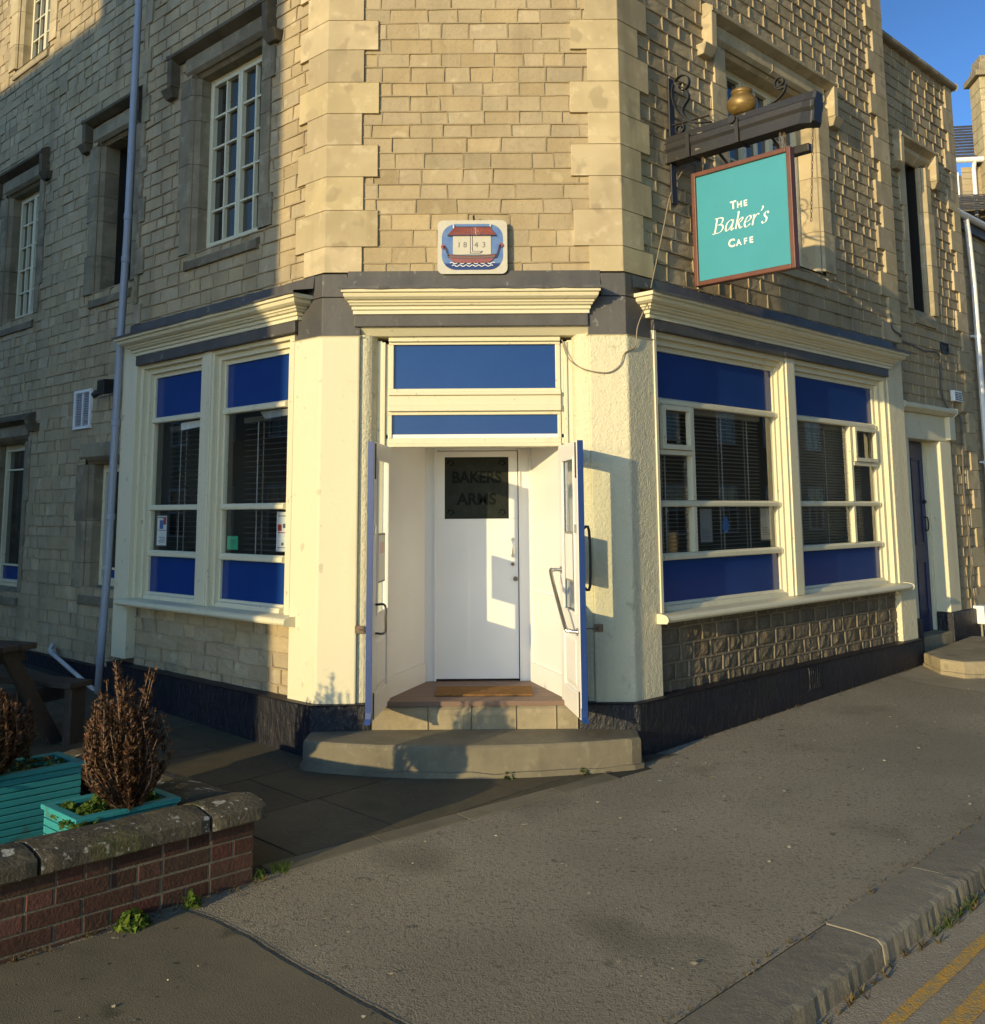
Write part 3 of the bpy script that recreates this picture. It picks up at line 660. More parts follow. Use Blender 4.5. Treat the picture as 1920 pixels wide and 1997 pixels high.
# ---- dim room behind the shop windows
mb = MB()
fl = [xy(FL(2.8,-.12,0)), xy(FL(.0,-.12,0)), (-.76,7.3), (-.56,7.9), (.4,7.9), (.6,7.3), xy(FR(.0,-.12,0)), xy(FR(4.5,-.12,0)), xy(FR(4.5,-3.2,0)), (.2, 10.4), xy(FL(2.8,-3.0,0))]
mb.face([(p[0],p[1],.36) for p in fl]); mb.face([(p[0],p[1],2.93) for p in fl])
for i in range(len(fl)):
    if i in (0, 6): continue
    p, q = fl[i], fl[(i+1) % len(fl)]; mb.face([(p[0],p[1],.36),(q[0],q[1],.36),(q[0],q[1],2.93),(p[0],p[1],2.93)])
mb.build('dim_room', ROOMM, PUB)
# ================================================================== wing beyond the drainpipe, extension at the right
WING = thing('stone_wing', 'long sandstone wing with casement windows left of the blue grey drainpipe', 'building', xy(FL(6,0,0)) + (0,))
V = -.10
hs = [(5.42,6.28,3.83,5.34), (3.20,3.92,3.83,5.36), (5.42,6.28,6.96,8.4), (5.42,6.30,.84,2.42), (3.15,3.84,.95,2.12), (9.0,9.9,.9,2.4), (9.0,9.9,3.83,5.34)]
mb = MB(); stone_wall(mb, FL, 2.86, 12.0, .25, 9.2, V, hs, seed=31, ch=(.10,.135), bl=(.11,.25), rough=.004, ribh=.005, rib=.010, hue=.04)
for h in hs: hole_box(mb, FL, h, V-.01, V-.4, .6)
mb.build('stone_wall', STONE, WING)
mb = MB(); mb.box(FL, 2.86, 12.0, V-.55, V-.42, 0, 9.2); mb.build('wall_core', ROOMM, WING)
mb = MB(); mb.box(FL, 2.87, 12.0, V-4, V+.1, 9.2, 9.35); mb.build('roof', LEAD, WING)
mb = MB(); p = [xy(FL(2.93,V+.055,0)), xy(FL(12,V+.055,0)), xy(FL(12,V-.05,0)), xy(FL(2.93,V-.05,0))]
mb.prism(p, 0, .275, z0f=lambda x, y: gz(x, y)-.15); mb.build('plinth', PLINTH, WING, bevel=.01)
stone_window(FL, WING, V, 5.42, 6.28, 3.84, 5.34, 2, 5, sash=2, surr=.17, hood=(5.17, 6.55, 5.66, 5.37), hoodm=STAINSHADE, tone=.80, seed=41, framem=CREAM)
stone_window(FL, WING, V, 3.20, 3.92, 3.84, 5.36, 0, 0, surr=.17, hood=(2.98, 4.18, 5.70, 5.42), hoodm=STAINSHADE, tone=.80, seed=42)
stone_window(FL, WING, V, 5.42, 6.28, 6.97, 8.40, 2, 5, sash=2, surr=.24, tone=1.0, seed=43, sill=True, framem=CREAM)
W1 = stone_window(FL, WING, V, 5.42, 6.30, .86, 2.42, 1, 2, sash=1, surr=.14, hood=(5.15, 6.6, 2.72, 2.60), hoodm=STAINSHADE, tone=.80, seed=44, framem=CREAM, bars=[2.14, 1.09])
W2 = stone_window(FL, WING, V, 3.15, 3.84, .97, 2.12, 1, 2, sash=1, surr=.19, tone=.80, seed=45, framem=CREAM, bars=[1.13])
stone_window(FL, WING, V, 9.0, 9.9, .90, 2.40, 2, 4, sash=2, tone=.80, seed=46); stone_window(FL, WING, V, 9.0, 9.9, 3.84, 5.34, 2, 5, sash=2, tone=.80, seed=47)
for W, a, b, z0, z1 in ((W1, 5.47, 6.25, .93, 1.08), (W2, 3.2, 3.79, 1.02, 1.12)):
    mb = MB(); mb.box(FL, a, b, V-.178, V-.168, z0, z1); mb.build('blue_panel', BLUEP, W)

EXT = thing('parapet_extension', 'lower sandstone extension with slit window and blue side door beyond the pub', 'building', xy(FR(5.7,0,0)) + (0,))
hs = [(5.34,5.80,3.82,5.56), (4.90,5.72,.30,2.38)]
mb = MB(); stone_wall(mb, FR, 4.64, 6.80, .30, 6.80, V, hs, seed=51, ch=(.10,.13), bl=(.14,.28), ribh=.010); mb.build('stone_wall', STONE, EXT)
mb = MB(); mb.box(FR, 5.74, 6.78, V-.4, V-.03, 0, 2.4); mb.box(FR, 4.64, 6.78, V-.4, V-.03, 2.4, 3.8); mb.box(FR, 4.64, 6.78, V-.4, V-.03, 5.6, 6.8)
mb.box(FR, 4.64, 5.32, V-.4, V-.03, 3.8, 5.6); mb.box(FR, 5.82, 6.78, V-.4, V-.03, 3.8, 5.6); mb.box(FR, 4.64, 4.88, V-.4, V-.03, 0, 2.4)
mb.box(FR, 6.4, 6.78, V-3, V-.41, 0, 6.8); mb.build('wall_core', ROOMM, EXT)
EQ = [.55,.75,.98,1.2,1.42,1.64,1.86,2.08,2.3,2.52,2.76,3.0,3.24,3.48,3.72,3.96,4.2,4.45,4.7,4.95,5.2,5.45,5.7,5.95,6.2,6.5,6.8]
quoins(FR, lambda w: (6.82-w, 6.825), EQ, .34, .20, V-.3, V+.018, True, 'end_quoins', EXT, DRESSED, 52)
mb = MB(); mb.extr(FR, [(V-.4,6.80),(V+.05,6.80),(V+.075,6.815),(V+.075,6.86),(V+.03,6.885),(V-.4,6.885)], 4.66, 6.87); mb.build('parapet_coping', DARKSTONE, EXT, bevel=.012)
mb = MB(); mb.box(FR, 4.64, 6.82, V-4, V-.4, 6.4, 6.5); mb.build('roof', LEAD, EXT)
stone_window(FR, EXT, V, 5.34, 5.80, 3.83, 5.56, 0, 0, surr=.17, hood=(5.04, 6.06, 5.80, 5.42), tone=1.0, seed=53, deep=.03)
mb = MB()
mb.box(FR, 4.66, 4.90, V-.4, V+.02, .53, 2.38, .95); mb.box(FR, 5.72, 6.02, V-.4, V+.02, .53, 2.38); mb.box(FR, 4.66, 6.02, V-.4, V+.02, 2.381, 2.66)
mb.extr(FR, [(V-.05,2.661),(V+.055,2.661),(V+.11,2.70),(V+.11,2.745),(V-.05,2.78)], 4.66, 6.04)
mb.box(FR, 5.90, 6.06, V-.02, V+.07, 2.40, 2.659); mb.build('door_surround', SMOOTHR, EXT, bevel=.008)
mb = MB(); mb.box(FR, 4.64, 4.91, V-.4, V+.05, gz(4.3,10.2)-.2, .529); mb.box(FR, 5.70, 6.40, V-.4, V+.05, gz(5,10.9)-.2, .529); mb.build('plinth', PLINTH, EXT, bevel=.012)
mb = MB(); mb.box(FR, 4.90, 5.66, V-.21, V-.16, .34, 2.37)
for (a, b, c, d) in ((4.98,5.24,.5,1.1),(5.32,5.58,.5,1.1),(4.98,5.24,1.25,2.2),(5.32,5.58,1.25,2.2)): mb.ring(FR, a+.03, b-.03, c+.03, d-.03, .02, V-.162, V-.148)
SD = mb.build('side_door', NAVYD, EXT, bevel=.003)
mb = MB(); mb.tube(catmull([FR(5.60,V-.16,1.55),FR(5.60,V-.12,1.54),FR(5.60,V-.12,1.42),FR(5.60,V-.16,1.41)],4), .008, 8); mb.tube([FR(5.58,V-.16,1.72),FR(5.58,V-.12,1.72)], .02, 10); mb.build('door_handle', IRON, SD)
mb = MB(); mb.box(FR, 5.661, 5.72, V-.22, V-.13, .34, 2.375); mb.build('door_frame', CREAM, EXT, bevel=.004)
mb = MB(); mb.box(FR, 4.7, 5.9, V-.45, V+.02, .18, .335); mb.build('door_sill', STEPM, EXT, bevel=.012)
# ================================================================== things on the walls
# drainpipe
g0 = gz(*xy(FL(2.95,.1,0)))
T = thing('drainpipe', 'tall grey blue drainpipe running down the wall between pub and wing', 'drainpipe', (FL(2.93,.07,0).x, FL(2.93,.07,0).y, g0))
mb = MB(); mb.tube([FL(2.885,.06,9.1), FL(2.90,.075,4.2), FL(2.912,.09,3.2), FL(2.935,.10,1.2), FL(2.965,.11,.5), FL(2.975,.115,g0-.05)], .034, 14); mb.build('pipe', PIPEB, T, smooth=True)
mb = MB()
for u, v, z in ((2.899,.0745,4.35),(2.902,.079,3.95),(2.920,.0935,2.45),(2.930,.098,1.62),(2.892,.067,6.6)): mb.tube([FL(u,v,z-.03), FL(u,v,z-.026), FL(u,v,z+.026), FL(u,v,z+.03)], [.034,.039,.039,.034], 14)
mb.build('collar', PIPEB, T)
GREYW = mat('dulled_white_plastic', (.50,.51,.52), .5, (.38,.38,.38), 9, .6)
T = thing('waste_pipe', 'white plastic waste pipe slanting along the navy plinth into the drainpipe', 'pipe', xy(FL(4.3,0,0)) + (.1,))
mb = MB(); mb.tube([FL(4.30,-.045,.40), FL(4.30,-.02,.35), FL(4.24,.0,.33), FL(3.05,.085,.10)], .020, 12); mb.build('pipe', GREYW, T, smooth=True)
mb = MB(); mb.tube([FL(4.26,-.01,.336), FL(4.18,.002,.32)], .026, 12); mb.build('elbow_joint', GREYW, T)
# louvred vent, lamp with sensor
T = thing('louvre_vent', 'white framed louvre vent on the wing wall left of the drainpipe', 'vent', xy(FL(4.02,-.1,0)) + (2.47,))
mb = MB(); mb.ring(FL, 3.86, 4.17, 2.50, 2.83, .028, -.11, -.078); mb.box(FL, 4.008, 4.022, -.11, -.082, 2.50, 2.83); mb.build('vent_frame', WGLOSS, T, bevel=.002)
mb = MB()
for i in range(14):
    z = 2.505+i*.0235; mb.hexa([FL(3.86,-.10,z+.012),FL(4.17,-.10,z+.012),FL(4.17,-.088,z),FL(3.86,-.088,z),FL(3.86,-.10,z+.020),FL(4.17,-.10,z+.020),FL(4.17,-.088,z+.006),FL(3.86,-.088,z+.006)])
mb.build('louvre', mat('grey_louvre_plastic', (.33,.34,.38), .5), T)
T = thing('security_floodlight', 'black floodlight with motion sensor bracketed high beside the drainpipe', 'floodlight', xy(FL(3.35,-.1,0)) + (2.8,))
mb = MB(); mb.box(FL, 3.28, 3.38, -.105, -.07, 2.80, 2.90); mb.tube([FL(3.33,-.07,2.85), FL(3.33,.02,2.84)], .018, 8)
mb.build('bracket', IRON, T, bevel=.004)
mb = MB(); mb.hexa([FL(3.16,.0,2.75),FL(3.30,.0,2.75),FL(3.30,.11,2.73),FL(3.16,.11,2.73),FL(3.18,.0,2.88),FL(3.28,.0,2.88),FL(3.30,.11,2.87),FL(3.16,.11,2.87)]); h = mb.build('lamp_head', IRON, T, bevel=.01)
mb = MB(); mb.face([FL(3.175,.1125,2.745),FL(3.285,.1125,2.745),FL(3.285,.1125,2.855),FL(3.175,.1125,2.855)]); mb.build('lens', UPGLASS, h)
mb = MB(); mb.tube([FL(3.40,-.06,2.82), FL(3.46,.03,2.77), FL(3.49,.05,2.745)], [.022,.034,.03], 10); mb.build('motion_sensor', IRON, T)

# hanging sign on its bracket
US = .637
SG = Frame(xy(FR(US,0,0)), NR, (-UR[0], -UR[1]))     # u: out from the wall, v: towards the viewer's side of the sign
T = thing('sign_bracket', 'black timber and iron pub sign bracket carrying a gold pot', 'sign bracket', xy(FR(US,0,0)) + (3.95,))
def sp(u, v, z): return SG(u, v, z)
mb = MB()
prof = [(.06,4.285),(.06,4.365),(.072,4.39),(.072,4.435),(.055,4.445),(.045,4.50),(-.045,4.50),(-.055,4.445),(-.072,4.435),(-.072,4.39),(-.06,4.365),(-.06,4.285)]
n = len(prof); vs = [sp(.0, v, z) for v, z in prof] + [sp(1.15+(4.5-z)*.28*-1+.02, v, z) for v, z in prof] + [sp(1.205+(z-4.31)*.12, v*1.12, 4.29+(z-4.31)*1.08) for v, z in prof] + [sp(1.225+(z-4.31)*.12, v*.9, 4.31+(z-4.31)*.95) for v, z in prof]
fs = [(k*n+i, k*n+(i+1) % n, (k+1)*n+(i+1) % n, (k+1)*n+i) for k in range(3) for i in range(n)] + [tuple(range(n)), tuple(3*n+i for i in range(n))]
mb.mesh(vs, fs); mb.build('beam', BLACKP, T, bevel=.004)
for u in (.20, .62):
    mb = MB(); mb.box(SG, u, u+.03, -.08, .085, 4.278, 4.29); mb.box(SG, u, u+.03, .0725, .086, 4.29, 4.46); mb.build('beam_strap', IRON, T)
mb = MB(); mb.tube([sp(.61,.08,4.455), sp(.61,.105,4.455)], .03, 10); mb.build('strap_boss', IRON, T)
mb = MB(); mb.box(SG, .014, .030, -.035, .035, 3.97, 4.98); mb.build('wall_plate', IRON, T, bevel=.003)
def spiral(cu, cz, r0, r1, a0, turns, n=28): return [(cu + (r0+(r1-r0)*i/n)*math.cos(a0+turns*2*math.pi*i/n), cz + (r0+(r1-r0)*i/n)*math.sin(a0+turns*2*math.pi*i/n)) for i in range(n+1)]
curve = spiral(.135, 4.90, .012, .085, 1.0, 1.25)
tail = [(.03+.012,4.84),(.06,4.74),(.12,4.63),(.20,4.565),(.30,4.535)]
c1 = [sp(a, 0, z) for a, z in curve]
def scroll(p, w=.028, t=.007): m = MB(); m.strip(p, Vector(SG.n), w, t); m.build('iron_scroll', IRON, T)
scroll(c1)
scroll(catmull([c1[-1]] + [sp(a,0,z) for a, z in ((.19,4.80),(.13,4.70),(.16,4.62),(.24,4.565),(.34,4.535))], 5), .028, .007)
scroll(catmull([sp(.05,0,4.93),sp(.036,0,4.84),sp(.07,0,4.72),sp(.14,0,4.62),sp(.24,0,4.56),sp(.38,0,4.53)], 5), .028, .007)
scroll([sp(a, 0, z) for a, z in spiral(.095, 4.555, .02, .052, .3, 1.3)], .028, .007)
scroll([sp(.02,0,4.60), sp(.36,0,4.585)], .02, .007)
scroll([sp(a, 0, z) for a, z in spiral(.955, 4.655, .012, .052, 2.6, 1.4)], .024, .006)
scroll(catmull([sp(1.0,0,4.63), sp(.985,0,4.58), sp(.93,0,4.535), sp(.86,0,4.512)], 5), .024, .006)

mb = MB(); p0 = sp(.645, 0, 4.50); mb.lathe(p0, [(r*.92, z*.93) for r, z in ((.05,0),(.085,.012),(.112,.045),(.124,.085),(.118,.115),(.098,.142),(.078,.154),(.072,.166),(.084,.172),(.084,.200),(.076,.205),(.06,.200))], 28); mb.build('gold_pot', GOLD, T, smooth=True)
mb = MB(); mb.box(SG, .22, 1.06, -.235, -.165, 4.165, 4.225); mb.tube([sp(.40,-.02,4.31), sp(.40,-.14,4.25), sp(.40,-.19,4.22)], .012, 6); mb.tube([sp(.84,-.02,4.31), sp(.84,-.14,4.25), sp(.84,-.19,4.22)], .012, 6)
mb.build('trough_light', BLACKP, T, bevel=.006)
def chain(m, a, b, n, r=.010, w=.0025):
    a, b = Vector(a), Vector(b); d = (b-a)
    for i in range(n):
        c = a + d*(i+.5)/n; h = d.length/n*.62; ax = Vector((SG.u if i % 2 else SG.n)); up = d.normalized()
        pts = [c + up*h*math.sin(t*math.pi/4) + ax*r*.6*math.cos(t*math.pi/4) for t in range(9)]
        m.tube(pts, w, 5, cap=False)
mb = MB(); chain(mb, sp(.29,0,4.315), sp(.29,0,4.165), 5); chain(mb, sp(.965,0,4.315), sp(.965,0,4.165), 4, .013, .004); chain(mb, sp(.945,.02,4.315), sp(.945,.02,4.165), 4, .010, .0035); chain(mb, sp(1.16,-.05,4.30), sp(1.10,-.07,3.62), 24, .011); mb.build('chain', CHAINM, T)

T = thing('hanging_sign', 'square teal café sign with brown frame and white lettering hanging from the bracket', 'sign', tuple(sp(.61,0,3.28)))
mb = MB(); mb.ring(SG, .235, .985, 3.325, 4.125, .036, -.032, .032); mb.build('sign_frame', BROWNF, T, bevel=.006)
mb = MB(); mb.box(SG, .235, .985, -.014, .014, 3.325, 4.125); BD = mb.build('sign_board', TEALS, T)
lt = MB()
text_mb(lt, SG, 'T', .082, .545, 3.815, .014, .0165, .0025); text_mb(lt, SG, 'H', .062, .597, 3.815, .014, .0165, .002); text_mb(lt, SG, 'E', .062, .645, 3.815, .014, .0165, .002)
lt.build('lettering', WLETTER, BD); lt = MB()
text_mb(lt, SG, 'C', .082, .520, 3.535, .014, .0165, .0025); text_mb(lt, SG, 'A', .062, .578, 3.535, .014, .0165, .002); text_mb(lt, SG, 'F', .062, .633, 3.535, .014, .0165, .002); text_mb(lt, SG, 'E', .062, .680, 3.535, .014, .0165, .002)
lt.build('lettering', WLETTER, BD); lt = MB()
def pen(m, fr, pts, ox, oz, s, v, wmax=.020, wmin=.0045, sl=.24, nib=.25):
    """broad-nib stroke: thick where it runs along the stem, thin across"""
    q = catmull([Vector((ox + (x+sl*y)*s, 0, oz + y*s)) for x, y in pts], 7); L = []; R = []
    for i, p in enumerate(q):
        t = q[min(i+1, len(q)-1)] - q[max(i-1, 0)]; a = math.atan2(t.z, t.x); w = (wmin + (wmax-wmin)*abs(math.sin(a-nib))**1.5)/2
        nx, nz = -math.sin(a)*w, math.cos(a)*w; L.append(fr(p.x+nx, v, p.z+nz)); R.append(fr(p.x-nx, v, p.z-nz))
    n = len(q); m.mesh(L+R, [(i, i+1, n+i+1, n+i) for i in range(n-1)])
G_ = {'B': ([[(.12,0),(.12,.75),(.12,1.45)],[(-.12,1.45),(.1,1.46),(.5,1.45),(.78,1.3),(.74,.95),(.45,.8),(.14,.78)],[(.4,.79),(.8,.7),(.95,.4),(.75,.08),(.35,0),(-.12,0)]], 1.12),
 'a': ([[(.74,.9),(.45,1.0),(.14,.75),(.05,.3),(.2,.02),(.5,.2),(.72,.6)],[(.78,.98),(.74,.5),(.72,.1),(.82,.0),(.98,.16)]], 1.02),
 'k': ([[(-.02,1.55),(.12,1.6),(.1,.8),(.08,0)],[(.1,.45),(.3,.8),(.55,1.0),(.68,.88),(.5,.62),(.2,.52)],[(.25,.55),(.45,.2),(.58,0),(.8,.12)]], .84),
 'e': ([[(.1,.42),(.45,.52),(.66,.75),(.5,1.0),(.22,.85),(.06,.4),(.2,.02),(.45,.02),(.7,.22)]], .80),
 'r': ([[(-.04,.88),(.1,.98),(.1,.5),(.08,0)],[(.1,.5),(.28,.85),(.48,1.0),(.62,.9)]], .66),
 "'": ([[(.12,1.62),(.2,1.5),(.12,1.3),(.04,1.2)]], .30),
 's': ([[(.56,.82),(.42,1.0),(.18,.9),(.2,.66),(.44,.42),(.42,.1),(.16,-.02),(-.02,.16)]], .66)}
ox = .372
for ch in "Baker's":
    for st in G_[ch][0]: pen(lt, SG, st, ox, 3.660, .076, .0162, wmax=.0145, wmin=.0035)
    if ch == 'B':
        for z in (0, 1.45): pen(lt, SG, [(-.14,z),(.05,z),(.28,z)], ox, 3.660, .076, .0161, nib=1.5, wmax=.006)
    ox += G_[ch][1]*.0835
lt.build('lettering', WLETTER, BD)

# thin cable and other wires
T = MB(); T.tube(catmull([FR(.84,.03,4.40), FR(.78,.03,4.30), FR(.60,.02,4.05), FR(.50,.018,3.78), FR(.33,.03,3.36), FR(.16,.10,3.14), FR(.085,.06,2.95), FR(.06,.05,2.80), FF(.955,.055,2.74), FF(.92,.055,2.655), FF(.84,.055,2.605), FF(.72,.055,2.615), FF(.62,.02,2.66), FF(.56,-.05,2.74), FF(.525,-.06,2.86)], 6), .0045, 5)
tag(T.build('loose_cable', mat('tan_cable', (.26,.21,.14), .6)), 'thin tan cable looping down the pub corner from sign to doorway', 'cable')
T = MB(); T.tube(catmull([FR(4.40,.03,3.62), FR(4.42,.03,3.47), FR(4.60,.035,3.42), FR(4.70,-.085,3.42), FR(5.1,-.083,3.40), FR(5.45,-.083,3.37), FR(5.85,-.085,3.38), FR(5.90,-.085,3.2), FR(5.88,-.085,2.95), FR(6.0,-.08,2.78), FR(6.2,-.08,2.75), FR(6.36,-.078,2.66), FR(6.36,-.078,2.33), FR(6.31,-.078,1.9), FR(6.34,-.078,1.5), FR(6.37,-.078,1.0), FR(6.31,-.078,.8), FR(6.44,-.075,.55)], 5), .009, 6)
tag(T.build('wall_cable', mat('grey_cable', (.12,.11,.10), .7)), 'dark cable stapled along the extension wall above the side door', 'cable')
T = thing('meter_box', 'small white meter box low on the wall by the side door', 'meter box', xy(FR(6.1,0,0)) + (.3,))
mb = MB(); mb.box(FR, 6.36, 6.56, -.09, .03, .36, .56); mb.build('box', WGLOSS, T, bevel=.01)
mb = MB(); mb.tube([FR(6.4,-.02,.36), FR(6.4,-.02,.1)], .012, 8); mb.tube([FR(6.5,-.02,.36), FR(6.5,-.02,.1)], .012, 8); mb.build('cable_tail', mat('grey_conduit', (.3,.27,.2), .6), T)
T = thing('wall_vent', 'dark square vent grille under the slit window', 'vent', xy(FR(6.08,-.1,0)) + (3.4,))
mb = MB(); mb.ring(FR, 5.99, 6.17, 3.415, 3.515, .012, -.11, -.085)
for i in range(5): mb.box(FR, 5.99, 6.17, -.11, -.092, 3.42+i*.02, 3.428+i*.02)
mb.build('grille', IRON, T)
T = thing('bell_box', 'small white slatted vent box above the side door', 'vent', xy(FR(6.27,-.1,0)) + (2.85,))
mb = MB(); mb.box(FR, 6.16, 6.39, -.10, -.05, 2.86, 2.985); mb.build('box', WGLOSS, T, bevel=.006)
mb = MB()
for i in range(5):
    for k in range(2): mb.box(FR, 6.185+k*.10, 6.265+k*.10, -.05, -.047, 2.875+i*.02, 2.885+i*.02)
mb.build('slot', IRON, T)

# date plaque with the ark
T = thing('ark_plaque', 'glazed date plaque of an ark boat on blue above the entrance', 'plaque', (-.11, 7, 3.32))
def rrect(u0, u1, z0, z1, r, n=6):
    o = []
    for cu, cz, a in ((u1-r,z1-r,0),(u0+r,z1-r,90),(u0+r,z0+r,180),(u1-r,z0+r,270)):
        o += [(cu+r*math.cos(R_(a+90*i/n)), cz+r*math.sin(R_(a+90*i/n))) for i in range(n+1)]
    return o
PC = mat('cream_glaze', (.56,.51,.37), .2, (.47,.42,.30), 16, .5, coat=.4); PB = mat('sky_blue_glaze', (.085,.15,.36), .2, (.15,.22,.34), 22, .7, coat=.4); PN = mat('navy_glaze', (.018,.022,.11), .2, coat=.4)
PR = mat('russet_glaze', (.30,.075,.022), .2, (.16,.035,.012), 60, .6, coat=.4, stretch=(.15,1,1)); PD = mat('dark_brown_glaze', (.06,.022,.014), .25, coat=.3); PW = mat('white_glaze', (.80,.78,.72), .2, coat=.4); PG = mat('ochre_grey_glaze', (.13,.115,.075), .3)
mb = MB(); mb.slab_uz(FF, rrect(-.352, .132, 3.322, 3.702, .035), .0, .058); mb.build('plaque_body', PC, T, bevel=.006)
mb = MB(); mb.slab_uz(FF, rrect(-.328, .108, 3.345, 3.68, .10), .05, .0590); F_ = mb.build('blue_field', PB, T)
sea = [(u, z) for u, z in rrect(-.328, .108, 3.345, 3.68, .10) if z < 3.392]; sea = sorted(sea, key=lambda q: math.atan2(q[1]-3.38, q[0]+.11))
mb = MB(); mb.slab_uz(FF, [(-.31,3.392)] + sea + [(.09,3.392)], .055, .0605); mb.build('sea', PN, F_)
mb = MB(); mb.slab_uz(FF, [(-.248,3.455),(.022,3.455),(.022,3.60),(-.248,3.60)], .055, .064); mb.build('deckhouse', PC, F_)
mb = MB(); mb.slab_uz(FF, [(-.285,3.597),(.058,3.597),(.015,3.652),(-.238,3.652)], .055, .072); mb.build('ark_roof', PR, F_)
mb = MB()
for i in range(23):
    t = i/22; a = -.280+.333*t; b = -.234+.245*t; mb.tube([FF(a,.0725,3.600), FF(b,.0725,3.651)], .0028, 5)
mb.build('roof_tile', PR, F_)
mb = MB(); mb.box(FF, -.287, .060, .056, .075, 3.591, 3.598); mb.box(FF, -.240, .017, .056, .074, 3.651, 3.658)
for u in (-.29, .068): pass
mb.strip(catmull([FF(-.275,.065,3.432), FF(-.29,.065,3.47), FF(-.302,.065,3.505), FF(-.318,.065,3.512)],4), (0,1,0), .010, .011); mb.strip(catmull([FF(.055,.065,3.432), FF(.07,.065,3.47), FF(.082,.065,3.51), FF(.094,.065,3.52)],4), (0,1,0), .010, .011)
mb.build('prow_post', PD, F_)
mb = MB(); mb.tube([FF(-.318,.058,3.512), FF(-.318,.070,3.512)], .016, 12); mb.tube([FF(.093,.058,3.522), FF(.093,.070,3.522)], .016, 12)
hull = [(-.285,3.455)] + [(-.285+.34*i/10, 3.455-.010*math.sin(math.pi*i/10)) for i in range(1,10)] + [(.055,3.455),(.045,3.43),(.022,3.405),(-.01,3.394),(-.22,3.394),(-.252,3.405),(-.275,3.43)]
mb.slab_uz(FF, hull, .056, .070); mb.build('hull', PR, F_)
mb = MB(); mb.strip([FF(-.288+.346*i/10,.0705,3.456-.012*math.sin(math.pi*i/10)) for i in range(11)], (0,1,0), .008, .006); mb.strip([FF(-.28+.33*i/10,.0705,3.438-.010*math.sin(math.pi*i/10)) for i in range(11)], (0,1,0), .006, .009); mb.build('gunwale', PG, F_)
for z, a, b, n in ((3.393,-.27,.05,60),(3.374,-.255,.035,60)): mb = MB(); mb.strip([FF(a+(b-a)*i/n,.063,z+.0055*math.sin(i/n*2*math.pi*6.5)) for i in range(n+1)], (0,1,0), .006, .005); mb.build('wave_line', PW, F_)
for u in (-.240, .017): mb = MB(); mb.tube([FF(u,.06,3.648), FF(u+(-.004 if u<0 else .004),.07,3.672)], .006, 8); mb.build('roof_finial', PW, F_)
mb = MB(); mb.slab_uz(FF, [(-.127,3.463),(-.050,3.463),(-.034,3.480),(-.108,3.480),(-.108,3.594),(-.127,3.594)], .060, .066); mb.build('letter_shadow', PD, F_)
mb = MB(); mb.slab_uz(FF, [(-.122,3.467),(-.056,3.467),(-.046,3.476),(-.112,3.476),(-.112,3.590),(-.122,3.590)], .060, .0675); mb.build('letter_L', PC, F_)
for ch, u in (('1',-.205),('8',-.162),('4',-.082),('3',-.028)): mb = MB(); text_mb(mb, FF, ch, .056, u, 3.507, .0645, .0652, .0, squeeze=1.0); mb.build('date_numeral', PG, F_)
mb = MB(); mb.tube([FF(-.10,.0,3.725), FF(-.10,.05,3.73), FF(-.10,.055,3.745)], .007, 8); tag(mb.build('iron_hook', IRON), 'small rusty iron hook in the wall just above the ark plaque', 'hook')

# venetian blinds
def blind(fr, u0, u1, z0, z1, v, pitch, w, material, label, tilt):
    c = fr((u0+u1)/2, v, z1); t = thing('venetian_blind', label, 'blind', tuple(c), 'venetian blinds behind the shop windows')
    m = MB(); z = z1-.05; dy, dz = w/2*math.cos(tilt), w/2*math.sin(tilt)
    while z > z0+.02:
        m.hexa([fr(u0,v-dy,z-dz),fr(u1,v-dy,z-dz),fr(u1,v+dy,z+dz),fr(u0,v+dy,z+dz),fr(u0,v-dy,z-dz+.0022),fr(u1,v-dy,z-dz+.0022),fr(u1,v+dy,z+dz+.0022),fr(u0,v+dy,z+dz+.0022)]); z -= pitch
    m.build('slats', material, t)
    m = MB(); n = max(2, int((u1-u0)/.38))
    for i in range(n):
        x = u0 + (u1-u0)*(i+.5)/n
        for e in (-1, 1): m.box(fr, x-.008, x+.008, v+e*(dy+.003), v+e*(dy+.003)+.0012, z0, z1)
    m.build('ladder_tape', CORD, t)
    m = MB(); m.box(fr, u0, u1, v-.03, v+.03, z1-.045, z1); m.box(fr, u0, u1, v-.022, v+.022, z0-.004, z0+.014); m.build('head_rail', material, t, bevel=.003)
blind(FL, 1.64, 2.44, 1.30, 2.40, -.20, .043, .046, SLAT, 'wide dark slatted blind in the pane nearest the drainpipe', .10)
blind(FL, .46, 1.26, 1.30, 2.40, -.20, .043, .046, SLAT, 'wide dark slatted blind in the left window beside the entrance pier', -.18)
blind(FR, .50, 2.08, 1.30, 2.44, -.20, .030, .026, SLATP, 'fine grey slatted blind in the broad pane under the hanging sign', .15)
blind(FR, 2.52, 4.0, 1.30, 2.44, -.20, .026, .024, SLATP, 'fine grey slatted blind in the pane farthest from the entrance', .75)
